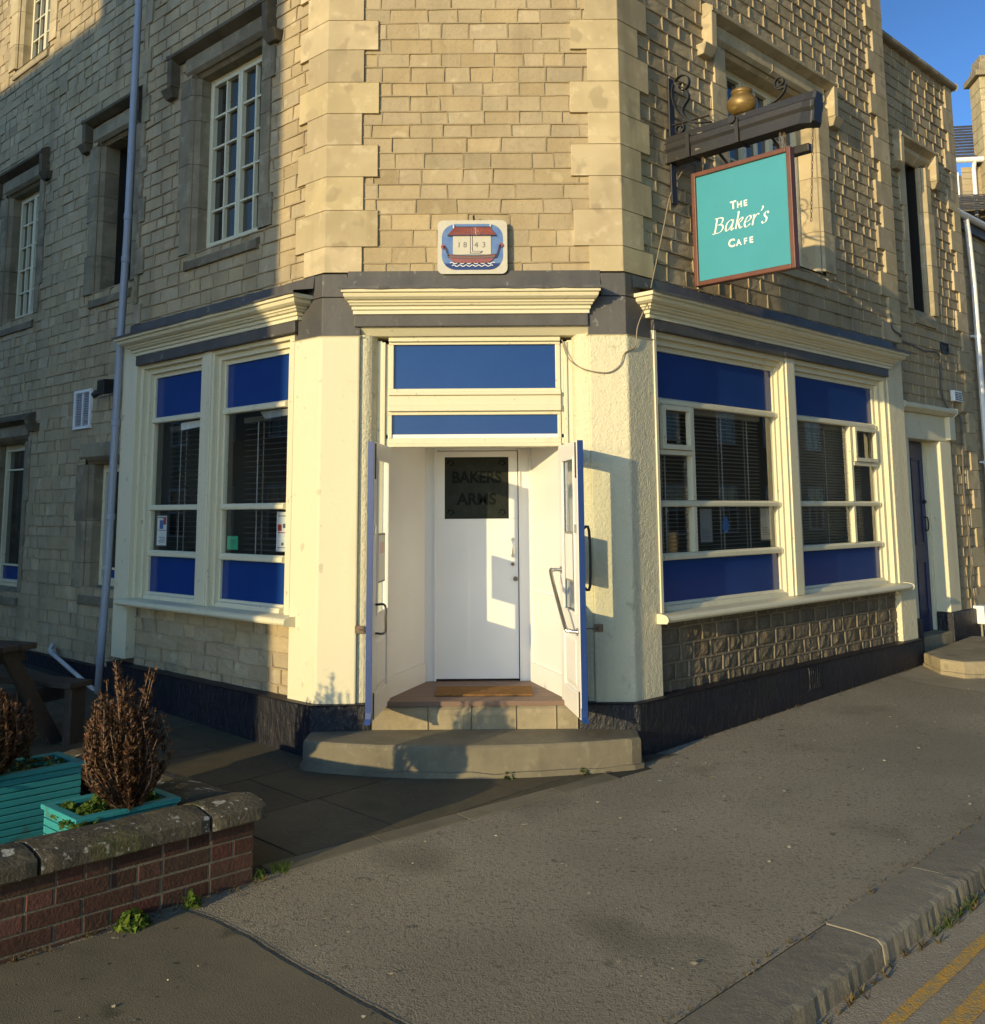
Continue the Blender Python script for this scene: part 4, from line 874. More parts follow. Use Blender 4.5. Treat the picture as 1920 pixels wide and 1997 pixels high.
# notices
def notice(fr, u0, u1, z0, z1, v, name, label, cat, border=BLKF, body=PAPER, pics=(), group=None, t=.003):
    c = fr((u0+u1)/2, v, z0); q = thing(name, label, cat, tuple(c), group); s = .012
    m = MB(); m.box(fr, u0-s, u1+s, v-t, v, z0-s, z1+s); m.build('border', border, q)
    m = MB(); m.box(fr, u0, u1, v, v+.0015, z0, z1); p = m.build('sheet', body, q)
    for (a, b, c, d, mt) in pics:
        m = MB(); m.box(fr, u0+(u1-u0)*a, u0+(u1-u0)*b, v+.0016, v+.0022, z0+(z1-z0)*c, z0+(z1-z0)*d); m.build('print', mt, p)
    return q
lines = tuple((.12, .85-.2*(i % 3 == 2), .10+i*.055, .118+i*.055, INKS) for i in range(6))
notice(FL, 2.30, 2.46, 1.375, 1.625, -.1005, 'window_poster', 'white poster with red band in left pub window by the drainpipe', 'poster', pics=((.05,.95,.50,.525,INKR),(.35,.75,.56,.85,INKB),(.05,.35,.7,.95,INKR),(.05,.95,.93,.96,INKS)) + lines[:4])
notice(FL, .525, .665, 1.375, 1.64, -.1005, 'window_poster', 'white poster with red arrow at the window edge beside the entrance pier', 'poster', border=PAPER, pics=((.05,.95,.92,.945,INKS),(.60,.95,.52,.70,INKR),(.2,.5,.60,.72,INKS),(.05,.95,.46,.485,INKR),(.4,.6,.12,.2,INKS),(.05,.95,.05,.07,INKS)))
q = notice(FL, 1.205, 1.335, 1.375, 1.455, -.1005, 'green_card', 'small green card in the bottom corner of the left pub window', 'card', body=GREENC, border=GREENC, pics=((.1,.7,.7,.76,INKS),(.1,.6,.5,.56,INKS)))
mb = MB(); mb.face([FL(1.80,-.0995,2.36), FL(2.12,-.0995,2.345), FL(2.12,-.0995,2.408), FL(1.80,-.0995,2.415)]); tag(mb.build('paper_strip', PAPER), 'torn white paper strip taped inside the top of the left window', 'paper')
mb = MB(); mb.face([FL(.52,-.0995,2.37), FL(.86,-.0995,2.36), FL(.93,-.0995,2.42), FL(.52,-.0995,2.42)]); tag(mb.build('paper_strip', mat('faded_paper', (.32,.33,.33), .7)), 'grey paper strip inside the top of the left window beside the pier', 'paper')
notice(FR, 1.04, 1.20, 1.40, 1.655, -.112, 'framed_notice', 'black framed grey notice inside the right window near its narrow side light', 'notice', body=mat('dim_paper', (.25,.25,.26), .6), pics=lines)
notice(FR, 1.93, 2.09, 1.40, 1.655, -.112, 'framed_notice', 'black framed pale notice inside the right window beside the middle post', 'notice', body=mat('pale_paper', (.35,.34,.31), .6), pics=lines[1:])
mb = MB(); mb.slab_uz(FR, [(1.33,1.50),(1.36,1.46),(1.41,1.48),(1.42,1.54),(1.39,1.60),(1.35,1.58)], -.1, -.098); tag(mb.build('blue_sticker', INKB), 'blue sticker on the right window between the two framed notices', 'sticker')
notice(FL, 5.56, 5.74, 1.45, 1.80, V-.186, 'typed_poster', 'typed white poster with a photo in the wing window', 'poster', pics=((.25,.75,.62,.85,INKS),) + lines)
notice(FL, 5.80, 5.98, 1.45, 1.80, V-.186, 'typed_poster', 'plain white poster beside the one with a photo in the wing window', 'poster', pics=lines)
# notices stuck on the glass of the doors
notice(rfr, .20, .42, 1.20, 1.495, rT+.0002, 'door_notice', 'framed notice on the glass of the right hand entrance door', 'notice', border=mat('grey_tape', (.30,.27,.22), .6), t=.018)
notice(lfr, .22, .44, 1.20, 1.495, lT+.0002, 'door_notice', 'framed notice with pink print on the left hand entrance door', 'notice', border=mat('grey_tape_b', (.30,.27,.22), .6), t=.018, pics=((.2,.8,.6,.85,mat('pink_print', (.75,.55,.52), .6)),))
mb = MB(); mb.box(WORLD, -.385, .295, 7.17, 7.50, .3812, .393); tag(mb.build('doormat', MATM, bevel=.004), 'orange brown coir doormat lying in the lobby before the inner door', 'doormat')
# ================================================================== ground
ASPH = mat('coarse_asphalt', (.35,.31,.235), .92, (.27,.238,.182), 1.1, .8, (.30,.265,.20), 85, .6, .5, .64, spec=.25,
           bumps=((120,1.0,.016,3),(45,.6,.014,3),(3,.3,.03,2)), spots=((55,.55,.68,(.07,.06,.045),.5),(12,.68,.76,(.07,.062,.05),.65),(1.3,.58,.72,(.105,.10,.068),.55),(.45,.5,.62,(.21,.185,.135),.5)))
ASPH2 = mat('smooth_asphalt', (.175,.150,.10), .9, (.13,.113,.075), 1.6, .8, (.18,.165,.125), 160, .4, .54, .66, spec=.25, bumps=((170,.55,.006,3),(2.5,.3,.03,2)), spots=((4,.66,.73,(.05,.05,.03),.6),(17,.72,.75,(.03,.028,.024),.7)))
SLABM = mat('paving_slabs', (.105,.087,.056), .88, (.068,.058,.039), 2.2, .8, (.14,.125,.09), 30, .4, .55, .66, attr=True, spec=.25, bumps=((110,.45,.005,4),(6,.25,.012,2)), spots=((2.3,.58,.7,(.055,.056,.036),.6),))
EDGEM = mat('edging_stone', (.21,.185,.125), .88, (.11,.10,.07), 3, .7, attr=True, spec=.25, bumps=((90,.5,.006,4),(8,.3,.012)))
KERBM = mat('grey_kerbstone', (.235,.208,.155), .85, (.17,.152,.115), 3, .7, (.30,.265,.20), 70, .5, .52, .66, attr=True, spec=.3, bumps=((90,.5,.006,4),(14,.35,.012,3)), spots=((2.2,.62,.72,(.12,.105,.055),.5),))
ROADM = mat('worn_road', (.36,.315,.245), .92, (.25,.22,.17), 2.2, .7, (.46,.41,.33), 120, .5, .5, .66, spec=.25, bumps=((120,.9,.014,4),(30,.5,.014,3)))
m_, nt_, b_ = nodes('worn_yellow_line'); co_ = coord(nt_)
f_ = noise_fac(nt_, co_, 26, lo=.40, hi=.62); c_ = mixc(nt_, f_, (.56,.31,.045), (.34,.26,.13)); nt_.links.new(c_, b_.inputs['Base Color']); b_.inputs['Roughness'].default_value = .85
n_ = N(nt_, 'ShaderNodeTexNoise', Scale=110.0, Detail=4); nt_.links.new(co_, n_.inputs['Vector']); bu_ = N(nt_, 'ShaderNodeBump', Strength=.8, Distance=.01); nt_.links.new(n_.outputs[0], bu_.inputs['Height']); nt_.links.new(bu_.outputs[0], b_.inputs['Normal'])
YELLOW = m_
CONCP = mat('pale_concrete_patch', (.28,.24,.165), .88, (.14,.12,.085), 2.5, .7, (.25,.22,.15), 40, .4, .55, .66, bumps=((120,.5,.006,4),(8,.3,.01)))

KF = Frame((.62, 3.70), UR, NR)         # along the kerb: v = 0 at its back, .24 at its face
def sheet(m, pts, dz=0, c=None): m.face([(p[0], p[1], gz(p[0], p[1])+dz) for p in pts], c)
def grid_sheet(m, fr, u0, u1, v0, v1, du, dv, dz, wob=0, seed=0):
    nu, nv = max(1, int((u1-u0)/du)), max(1, int((v1-v0)/dv)); vs = []
    for j in range(nv+1):
        for i in range(nu+1):
            p = fr(u0+(u1-u0)*i/nu, v0+(v1-v0)*j/nv, 0); z = gz(p.x, p.y)+dz
            if wob: z += wob*noise.noise(Vector((p.x*1.3+seed, p.y*1.3, 0)))
            vs.append((p.x, p.y, z))
    m.mesh(vs, [(j*(nu+1)+i, j*(nu+1)+i+1, (j+1)*(nu+1)+i+1, (j+1)*(nu+1)+i) for j in range(nv) for i in range(nu)])
mb = MB(); grid_sheet(mb, WORLD, -60, 60, -50, 70, 20, 20, -.28); struct(mb.build('ground', ASPH2))
mb = MB(); sheet(mb, [xy(KF(-60,-.0,0)), xy(KF(40,-.0,0)), xy(KF(40,-60,0)), xy(KF(-60,-40,0))]); struct(mb.build('pavement', ASPH), 'coarse brown grey asphalt pavement')
# smoother tarmac patch at the lower left, its ragged edge
edge = [(-1.33,4.62),(-1.23,4.55),(-1.10,4.45),(-.95,4.31),(-.79,4.14),(-.62,3.98),(-.47,3.84),(-.33,3.71),(-.1,3.5),(.2,3.22),(.42,3.42),(-.4,2.2),(-3,-.5),(-5,1.5)]
mb = MB(); P_ = [edge[0]]
for a, b in zip(edge[:10], edge[1:10]):
    for k in range(1, 5): P_.append((a[0]+(b[0]-a[0])*k/4+rnd.uniform(-.004,.004), a[1]+(b[1]-a[1])*k/4+rnd.uniform(-.004,.004)))
P_ += [(.0,2.6),(-2,.5),(-5,1.5)]; n = len(P_)
mb.mesh([(p[0],p[1],gz(*p)+.003) for p in P_] + [(p[0],p[1],gz(*p)-.01) for p in P_], [tuple(range(n))] + [(i,(i+1)%n,n+(i+1)%n,n+i) for i in range(n)]); struct(mb.build('tarmac_patch', ASPH2), 'smoother grey tarmac at the lower left')
mb = MB(); seam = [(p[0]+.012,p[1]+.012) for p in P_[1:37]]; w = .005
for a, b in zip(seam, seam[1:]):
    mb.face([(a[0],a[1],gz(*a)+.0045),(b[0],b[1],gz(*b)+.0045),(b[0]-w,b[1]-w,gz(b[0]-w,b[1]-w)+.0045),(a[0]-w,a[1]-w,gz(a[0]-w,a[1]-w)+.0045)])
struct(mb.build('tarmac_seam', mat('dark_seam', (.018,.017,.014), .95)))
# kerb, gutter, road with double yellow lines
mb = MB(); u = -3.2; rg = random.Random(5)
joints = [-3.2,-2.2,-1.25,-.21,1.08,1.93,2.95,3.98,5.0]
while joints[-1] < 16: joints.append(joints[-1]+rg.uniform(.9,1.05))
for a, b in zip(joints, joints[1:]):
    a += .005; b -= .005; nn = 34; k = rg.uniform(.88,1.1); dz = rg.uniform(-.003,.004)
    rows = []
    for i in range(nn+1):
        u = a+(b-a)*i/nn; p = KF(u,.12,0); z = gz(p.x,p.y)+.006+dz; r = lambda q: noise.noise(Vector((u*q, a*3.1, 7.7)))
        f = .008*r(3)+.004*r(11)+.005*r(71)
        rows.append([KF(u,.0,z-.05), KF(u,.004,z-.002), KF(u,.12,z+.001), KF(u,.222+f*.5,z-.003+.004*r(14)), KF(u,.246+f,z-.020+.006*r(29)), KF(u,.252+f*1.3,z-.06), KF(u,.258+.6*f,z-.14)])
    vs = [p for r in rows for p in r]; L = 7
    fs = [(i*L+j, i*L+j+1, (i+1)*L+j+1, (i+1)*L+j) for i in range(nn) for j in range(L-1)] + [tuple(range(L)), tuple(nn*L+j for j in range(L))]
    mb.mesh(vs, fs, k)
struct(mb.build('kerb', KERBM, bevel=0), 'rough grey kerbstones along the pavement edge')
mb = MB(); grid_sheet(mb, KF, -30, 40, .23, 8.3, 3, 1, -.085); struct(mb.build('road', ROADM), 'worn road surface')
mb = MB()
for (v0, v1, s) in ((.425,.478,1),(.575,.655,2)):
    nn = 90; lo = [KF(-3+i*.16, v0+.006*noise.noise(Vector((i*.7,s,0))), 0) for i in range(nn)]; hi = [KF(-3+i*.16, v1+.006*noise.noise(Vector((i*.7,s+9,0))), 0) for i in range(nn)]
    vs = [(p.x,p.y,gz(p.x,p.y)-.081) for p in lo+hi]; mb.mesh(vs, [(i,i+1,nn+i+1,nn+i) for i in range(nn-1)])
struct(mb.build('road_marking', YELLOW), 'worn double yellow lines')
mb = MB(); far_pav = [KF(-30,8.3,0), KF(40,8.3,0), KF(40,11,0), KF(-30,11,0)]; mb.face([(p.x,p.y,gz(p.x,p.y)+.01) for p in far_pav]); mb.face([(p.x,p.y,gz(p.x,p.y)+z) for p, z in ((far_pav[0],-.1),(far_pav[1],-.1),(far_pav[1],.01),(far_pav[0],.01))]); struct(mb.build('pavement', ASPH2))
# pale concrete by the side door
mb = MB(); sheet(mb, [(3.66,9.46),(3.85,9.20),(4.21,8.81),(7.5,12.2),(7.2,13.2),(4.19,10.02)], .006); struct(mb.build('concrete_patch', CONCP), 'pale concrete in front of the side door')

# slabs between the low wall and the pub
E0, E1 = Vector((-1.0, 5.05)), Vector((.56, 6.29)); ed = (E1-E0).normalized(); en = Vector((-ed.y, ed.x))
mb = MB()
t0 = -.05
for i in range(9):
    L = (.62,.55,.7,.48,.66,.6,.5,.62,.6)[i]; a = E0+ed*t0; b = E0+ed*(t0+L-.006); t0 += L
    if t0 > 2.75: break
    q = [a, b, b+en*.115, a+en*.115]; k = rnd.uniform(.85,1.1)
    mb.hexa([(p.x,p.y,gz(p.x,p.y)-.05) for p in q] + [(p.x,p.y,gz(p.x,p.y)+.007) for p in q], k)
struct(mb.build('edging', EDGEM, bevel=.004), 'pale edging stones where slabs meet the asphalt')
def clip(poly, p, n):
    out = []
    for i in range(len(poly)):
        a, b = poly[i], poly[(i+1) % len(poly)]; da, db = (a-p).dot(n), (b-p).dot(n)
        if da >= 0: out.append(a)
        if da*db < 0: out.append(a+(b-a)*(da/(da-db)))
    return out
mb = MB(); U2, L2 = Vector(UR), Vector(UL); O2 = Vector((-1.28,5.83)); cuts = [-3.0,-2.25,-1.5,-.75,0,.62,1.37,2.1,2.9,3.7,4.5,5.3,6.1,7.0,8,9]
for r in range(len(cuts)-1):
    s = -4.0 + (.45 if r % 2 else 0) + .1*(r % 3)
    while s < 4:
        w = (.92,.6,.9,.75)[int(abs(s*7)) % 4]; g = .004
        q = [O2+L2*(cuts[r]+g)+U2*(s+g), O2+L2*(cuts[r]+g)+U2*(s+w-g), O2+L2*(cuts[r+1]-g)+U2*(s+w-g), O2+L2*(cuts[r+1]-g)+U2*(s+g)]
        s += w
        q = clip(q, E0+en*.12, en)
        if len(q) < 3: continue
        q = clip(q, Vector(xy(FL(0,.05,0))), Vector(NL)) if sum((p.x for p in q))/len(q) < -1.1 else clip(q, Vector((0,6.99)), Vector((0,-1)))
        if len(q) < 3: continue
        dz = rnd.uniform(-.002,.003); k = rnd.uniform(.82,1.12); n = len(q)
        mb.mesh([(p.x,p.y,gz(p.x,p.y)-.06) for p in q] + [(p.x,p.y,gz(p.x,p.y)+.006+dz) for p in q], [tuple(range(n)), tuple(range(n,2*n))] + [(i,(i+1)%n,n+(i+1)%n,n+i) for i in range(n)], (k,k,k*rnd.uniform(.94,1.02)))
struct(mb.build('paving', SLABM, bevel=.003), 'worn paving slabs in front of the pub')
mb = MB(); q = [E0+en*.01+ed*-3, E0+en*.01+ed*2.6, E0+en*9+ed*2.6, E0+en*9+ed*-9, E0+en*1.2+ed*-6]; mb.face([(p.x,p.y,gz(p.x,p.y)+.002) for p in q]); struct(mb.build('slab_bed', mat('dark_grit', (.022,.021,.016), .95)))

# half-round doorstep, side step
def step(outline, ztop, lip, name, label, material, ctr):
    n = len(outline); c = Vector(ctr); T = MB(); vs = []; prof = [(.018,None,-.05),(.018,.035,0),(.0,.038,0),(.0,lip-.03,1),(-.003,lip-.012,1),(-.014,lip-.002,1),(-.05,lip,1)]
    rings = []
    for (o, z, top) in prof:
        r = []
        for k, p in enumerate(outline):
            p = Vector(p); d = (p-c).normalized(); q = p + d*(o+.004*noise.noise(Vector((p.x*9,p.y*9,o*40))))
            zz = gz(q.x,q.y)+top if z is None else ((gz(q.x,q.y)+z*(1+.5*noise.noise(Vector((p.x*5,p.y*5,1))))) if not top else ztop-lip+z)
            r.append((q.x, q.y, zz))
        rings.append(r)
    vs = [p for r in rings for p in r]; fs = []
    for i in range(len(rings)-1):
        for k in range(n): fs.append((i*n+k, i*n+(k+1) % n, (i+1)*n+(k+1) % n, (i+1)*n+k))
    fs.append(tuple((len(rings)-1)*n+k for k in range(n))); T.mesh(vs, fs)
    return tag(T.build(name, material), label, 'step')
arc = []
pts = [(.985,6.97),(.965,6.70),(.90,6.655),(.62,6.575),(.30,6.515),(-.05,6.485),(-.40,6.488),(-.72,6.525),(-1.0,6.595),(-1.17,6.655),(-1.205,6.70),(-1.205,6.97)]
oo = []
for a, b in zip(pts, pts[1:]):
    nn = max(1, int((Vector(b)-Vector(a)).length/.06))
    oo += [(a[0]+(b[0]-a[0])*k/nn, a[1]+(b[1]-a[1])*k/nn) for k in range(nn)]
oo.append(pts[-1])
step(oo, .205, .20, 'doorstep', 'broad bow fronted cement doorstep at the foot of the entrance', CONC, (-.1,7.0))
ss = [(4.22,10.02),(4.20,9.62),(4.33,9.42),(4.62,9.45),(5.15,9.85),(5.70,10.5),(5.62,11.2),(5.3,11.3)]
oo = []
for a, b in zip(ss, ss[1:]+ss[:1]):
    nn = max(1, int((Vector(b)-Vector(a)).length/.1)); oo += [(a[0]+(b[0]-a[0])*k/nn, a[1]+(b[1]-a[1])*k/nn) for k in range(nn)]
step(oo, .255, .13, 'side_step', 'rounded stone step in front of the blue side door', STEPM, (4.85,10.4))

# ================================================================== low brick wall
BRICK = mat('red_brick', (.098,.046,.033), .85, (.066,.038,.028), 9, .8, (.16,.085,.055), 40, .4, .54, .66, attr=True, bumps=((70,.6,.006,4),(15,.3,.008)), spec=.25)
COPE = mat('lichen_coping', (.118,.10,.070), .92, (.060,.055,.042), 3.5, .85, (.19,.165,.10), 12, .55, .52, .64, spec=.2, bumps=((55,.8,.008,5),(14,.4,.012,4)), spots=((9,.655,.69,(.46,.45,.39),.95),(3.2,.58,.68,(.11,.105,.045),.7),(34,.66,.70,(.40,.39,.34),.8)))
LW = thing('low_brick_wall', 'low red brick wall with worn lichened coping at the pavement edge', 'wall', (-1.1, 4.93, gz(-1.1,4.93)))
A1 = Frame((-1.107,4.925), (-UR[0],-UR[1]), (-UL[0],-UL[1]))   # arm along the pavement; v out towards the viewer
A2 = Frame((-1.107,4.925), UL, UR)                              # arm running back beside the slabs
MORT = mat('mortar', (.185,.16,.115), .95, (.11,.095,.068), 14, .6, bumps=((80,.6,.006,4),))
mb = MB(); mo = MB(); rg = random.Random(9); ztop = .225
def brick_face(fr, length, v1, v0, start):
    for c in range(6):
        z1 = ztop - c*.0705; z0 = z1-.0615; u = 0; i = (c+start) % 2
        pat = ((.218,.106,.106,.218,.106,.106), (.106,.106,.218,.106,.106,.218),(.218,.218,.106,.218))[c % 3]; k = 0
        while u < length:
            L = pat[k % len(pat)]*rg.uniform(.97,1.03); k += 1
            e = min(u+L, length); s = max(.6, rg.gauss(.95,.17)); r = rg.gauss(0,.10)
            col = (s*(1-r*.6), s*(1+r*.5), s*(1+r*.3))
            dv = rg.uniform(-.003,.003)
            if e-u > .03: mb.box(fr, u, e, v0+dv, v1+dv, z0, z1, col)
            u = e+.0095
brick_face(A1, 3.6, 0, -.09, 0); brick_face(A2, 1.60, 0, -.09, 1)
A1b = Frame(xy(A1(.0,-.215,0)), (A1.u.x,A1.u.y), (-A1.n.x,-A1.n.y)); A2b = Frame(xy(A2(.0,-.215,0)), UL, (-UR[0],-UR[1]))
A1i = Frame(xy(A1(.22,-.215,0)), (A1.u.x,A1.u.y), (-A1.n.x,-A1.n.y)); A2i = Frame(xy(A2(.22,-.215,0)), UL, (-UR[0],-UR[1]))
brick_face(A1i, 3.38, 0, -.09, 1); brick_face(A2i, 1.38, 0, -.09, 0)
mo.box(A1, .006, 3.6, -.2115, -.0035, -.3, ztop); mo.box(A2, .22, 1.595, -.2115, -.0035, -.3, ztop-.001)
mb.build('brickwork', BRICK, LW, bevel=.004); mo.build('mortar', MORT, LW)
def cope(fr, u0, u1, seed, e0=0, e1=0):
    m = MB(); nn = max(8, int((u1-u0)/.045)); W = .30; zb = ztop+.006; rows = []; c0 = -.1075
    P = [(W/2-.004,0),(W/2,.006),(W/2,.058),(W/2-.010,.067),(W/2-.055,.080),(.03,.092),(-.03,.092),(-W/2+.055,.080),(-W/2+.010,.067),(-W/2,.058),(-W/2,.012),(-W/2+.006,0)]
    for i in range(nn+1):
        u = u0+(u1-u0)*i/nn; r = []
        en = 1 if 0 < i < nn else .97
        for j, (v, z) in enumerate(P):
            q = fr(u, c0, 0); d = noise.noise(Vector((q.x*9, q.y*9, j*.55+seed)))*.005 + noise.noise(Vector((q.x*26, q.y*26, j*.9+seed)))*.0035 - max(0, noise.noise(Vector((q.x*6, q.y*6, seed+j*.3)))-.35)*.02
            r.append(fr(u, c0+v*en*(1+d/.15*.35), zb+z*en+d*(.5 if z > .04 else .15)))
        rows.append(r)
    L = len(P); vs = [p for r in rows for p in r]
    m.mesh(vs, [(i*L+j, i*L+(j+1) % L, (i+1)*L+(j+1) % L, (i+1)*L+j) for i in range(nn) for j in range(L)] + [tuple(range(L)), tuple(nn*L+j for j in range(L))])
    return m.build('coping_stone', COPE, LW, smooth=False)
cope(A1, -.045, .235, 1); cope(A1, .252, .985, 2); cope(A1, 1.003, 1.80, 3); cope(A1, 1.815, 2.62, 4); cope(A1, 2.64, 3.58, 7)
cope(A2, .262, .80, 5); cope(A2, .816, 1.20, 6); cope(A2, 1.216, 1.63, 8)
# ================================================================== planters, plants, picnic table
TEALP = mat('teal_planter_paint', (.032,.29,.30), .55, (.024,.22,.235), 4, .7, (.16,.30,.29), 34, .5, .6, .72, bumps=((40,.25,.003),(70,.4,.003,3,(.25,.25,3))), stretch=(.5,.5,2), spots=((8,.66,.74,(.06,.10,.08),.6),))
SOIL = mat('dark_compost', (.022,.016,.011), .95, (.045,.032,.02), 20, .6, bumps=((60,1,.02),))
def planter(o, L, W, z0, z1, label, bin_=.012):
    fr = Frame(o, UR, UL); c = fr(L/2, W/2, z0); t = thing('planter_box', label, 'planter', tuple(c), 'teal planters behind the low wall')
    m = MB(); nb = int((z1-z0)/.034); th = .022
    for i in range(nb):
        a, b = z0+(z1-z0)*i/nb, z0+(z1-z0)*(i+1)/nb-.004
        m.box(fr, 0, L, 0, th, a, b); m.box(fr, 0, L, W-th, W, a, b); m.box(fr, 0, th, th, W-th, a, b); m.box(fr, L-th, L, th, W-th, a, b)
    for (u, v) in ((th,th),(L-th-.03,th),(th,W-th-.03),(L-th-.03,W-th-.03)): m.box(fr, u, u+.03, v, v+.03, z0, z1-.004)
    m.build('slatted_side', TEALP, t, bevel=.004)
    m = MB(); m.box(fr, -.012, L+.012, -.012, .034, z1, z1+.022); m.box(fr, -.012, L+.012, W-.034, W+.012, z1, z1+.022); m.box(fr, -.012, .034, .034, W-.034, z1, z1+.022); m.box(fr, L-.034, L+.012, .034, W-.034, z1, z1+.022); m.build('rim', TEALP, t, bevel=.004)
    m = MB(); n = 8; vs = [fr(th+(L-2*th)*i/n, th+(W-2*th)*j/n, z1-.03+rnd.uniform(-.012,.015)) for j in range(n+1) for i in range(n+1)]
    m.mesh(vs, [(j*(n+1)+i, j*(n+1)+i+1, (j+1)*(n+1)+i+1, (j+1)*(n+1)+i) for j in range(n) for i in range(n)]); m.build('compost', SOIL, t)
    return fr
P1 = planter((-1.80,4.585), .47, .34, -.03, .313, 'small teal slatted planter just behind the coping with a brown conifer')
P2 = planter((-2.85,4.775), 1.0, .30, -.03, .345, 'long teal slatted planter at the left edge behind the smaller one')
# foliage materials
def leafmat(name, a, b, trans=.25):
    m, nt, bs = nodes(name); at = N(nt, 'ShaderNodeVertexColor', layer_name='Col'); c = mixc(nt, 1.0, mixc(nt, noise_fac(nt, coord(nt), 14), a, b), at.outputs[0], 'MULTIPLY')
    nt.links.new(c, bs.inputs['Base Color']); bs.inputs['Roughness'].default_value = .6; bs.inputs['Specular IOR Level'].default_value = .3
    tl = N(nt, 'ShaderNodeBsdfTranslucent'); nt.links.new(c, tl.inputs[0]); mx = N(nt, 'ShaderNodeMixShader'); mx.inputs[0].default_value = trans
    out = [n for n in nt.nodes if n.type == 'OUTPUT_MATERIAL'][0]
    nt.links.new(bs.outputs[0], mx.inputs[1]); nt.links.new(tl.outputs[0], mx.inputs[2]); nt.links.new(mx.outputs[0], out.inputs[0]); return m
DEAD = leafmat('dead_conifer_brown', (.080,.038,.020), (.145,.080,.042), .15); TWIG = mat('grey_brown_twigs', (.17,.105,.065), .85, (.11,.06,.035), 30, .6)
GREEN = leafmat('fresh_green_leaves', (.075,.135,.018), (.13,.19,.028), .3); DGREEN = leafmat('dark_green_sprigs', (.018,.035,.014), (.03,.05,.02), .2); WEED = leafmat('weed_leaves', (.05,.09,.018), (.10,.13,.03), .3); STRAW = leafmat('dry_stalks', (.20,.15,.06), (.28,.22,.10), .2)
def conifer(base, h, rad, n, label, seed, lean=(0,0)):
    """dead cypress: wiry uprights from the base, each hung with small fans of fine scale twigs, gaps and bare tips between"""
    rg = random.Random(seed); b = Vector(base); t = thing('dead_conifer', label, 'shrub', base, 'dead conifers in the teal planters')
    tw = MB(); fo = MB()
    tw.tube([b-Vector((0,0,.03)), b+Vector((.01,0,.12)), b+Vector((.0,.01,.25))], [.014,.011,.007], 6)
    nb = n // 3
    for i in range(nb):
        a = i*2.399 + rg.uniform(-.4,.4); q = math.sqrt((i+.5)/nb); top = (1-.40*q)*rg.uniform(.74,1.06) if i > 2 else rg.uniform(.92,1.05); out = rad*q*rg.uniform(.7,1.12)*(1+.42*noise.noise(Vector((math.cos(a)*1.3+seed, math.sin(a)*1.3, q*1.5)))); top *= 1+.18*noise.noise(Vector((math.cos(a)*1.6, math.sin(a)*1.6+seed, q*2)))
        p0 = b+Vector((.03*math.cos(a), .03*math.sin(a), rg.uniform(0,.06)*h)); p3 = b+Vector((out*.95*math.cos(a)+lean[0]*top, out*.95*math.sin(a)+lean[1]*top, h*top))
        p1 = b+Vector((math.cos(a)*out*.55+lean[0]*.1, math.sin(a)*out*.55, h*top*.25)); p2 = b+Vector((math.cos(a)*out*1.08+lean[0]*.45, math.sin(a)*out*1.08+lean[1]*.45, h*top*.58))
        cv = catmull([p0,p1,p2,p3], 6); m = len(cv); bare = rg.random() < .14
        tw.tube(cv, [.0048*(1-.8*k/(m-1))+.0008 for k in range(m)], 4, cap=False)
        shade = rg.uniform(.55,1.35)
        for k in range(1 if not bare else m-5, m):
            ax = (cv[k]-cv[k-1]).normalized()
            if rg.random() < .06 or noise.noise(cv[k]*14+Vector((seed,0,0))) > .5: continue
            for s in range(rg.randint(6,10) if k > 3 else 4):
                side = Vector((rg.uniform(-1,1)+math.cos(a)*.5, rg.uniform(-1,1)+math.sin(a)*.5, rg.uniform(-.1,.5))).normalized()
                dirn = (ax*rg.uniform(.35,.9) + side*rg.uniform(.5,1.25)).normalized(); L = rg.uniform(.018,.048)*(1.15-.5*k/m); o = cv[k-1].lerp(cv[k], rg.random())
                nrm = Matrix.Rotation(rg.uniform(0,6.28),3,dirn) @ dirn.orthogonal().normalized(); c = shade*rg.uniform(.5,1.5); cc = (c*rg.uniform(.85,1.1), c*rg.uniform(.85,1.15), c*rg.uniform(.8,1.15))
                sp = nrm.cross(dirn); w0 = .0014
                fo.face([o-sp*w0, o+dirn*L-sp*w0*.4, o+dirn*L+sp*w0*.4, o+sp*w0], cc)
                nbr = 6
                for e in range(1, nbr+1):
                    f = e/(nbr+1)
                    for g in (-1,1):
                        r = o+dirn*L*f; l2 = L*.42*(1.05-f)*rg.uniform(.7,1.2); d2 = (dirn*.75+sp*g*.66+nrm*rg.uniform(-.2,.2)).normalized(); s2 = nrm.cross(d2)*.0013
                        fo.face([r-s2, r+d2*l2*.6-s2*1.2, r+d2*l2, r+d2*l2*.6+s2*1.2, r+s2], cc)
    for i in range(max(3, n//30)):
        a = rg.uniform(0,6.28); o = b+Vector((rg.uniform(-.03,.03), rg.uniform(-.03,.03), 0)); e = o+Vector((math.cos(a)*rad*rg.uniform(.4,1.2), math.sin(a)*rad*rg.uniform(.4,1.2), h*rg.uniform(.3,.75)))
        tw.tube(catmull([o, o.lerp(e,.5)+Vector((0,0,-.03)), e],4), [.003]*8+[.001], 4, cap=False)
    tw.build('branches', TWIG, t); fo.build('dead_foliage', DEAD, t); return t
conifer((-1.655,4.79,.29), .66, .158, 300, 'large dead brown conifer in the small teal planter', 3, (-.075,.0))
conifer((-2.49,5.17,.33), .58, .20, 260, 'dead brown conifer at the left edge in the long planter', 8, (.0,.0))
conifer((-1.74,5.04,.28), .62, .055, 34, 'thin dark dead conifer standing behind the large brown one', 12, (.09,.02))
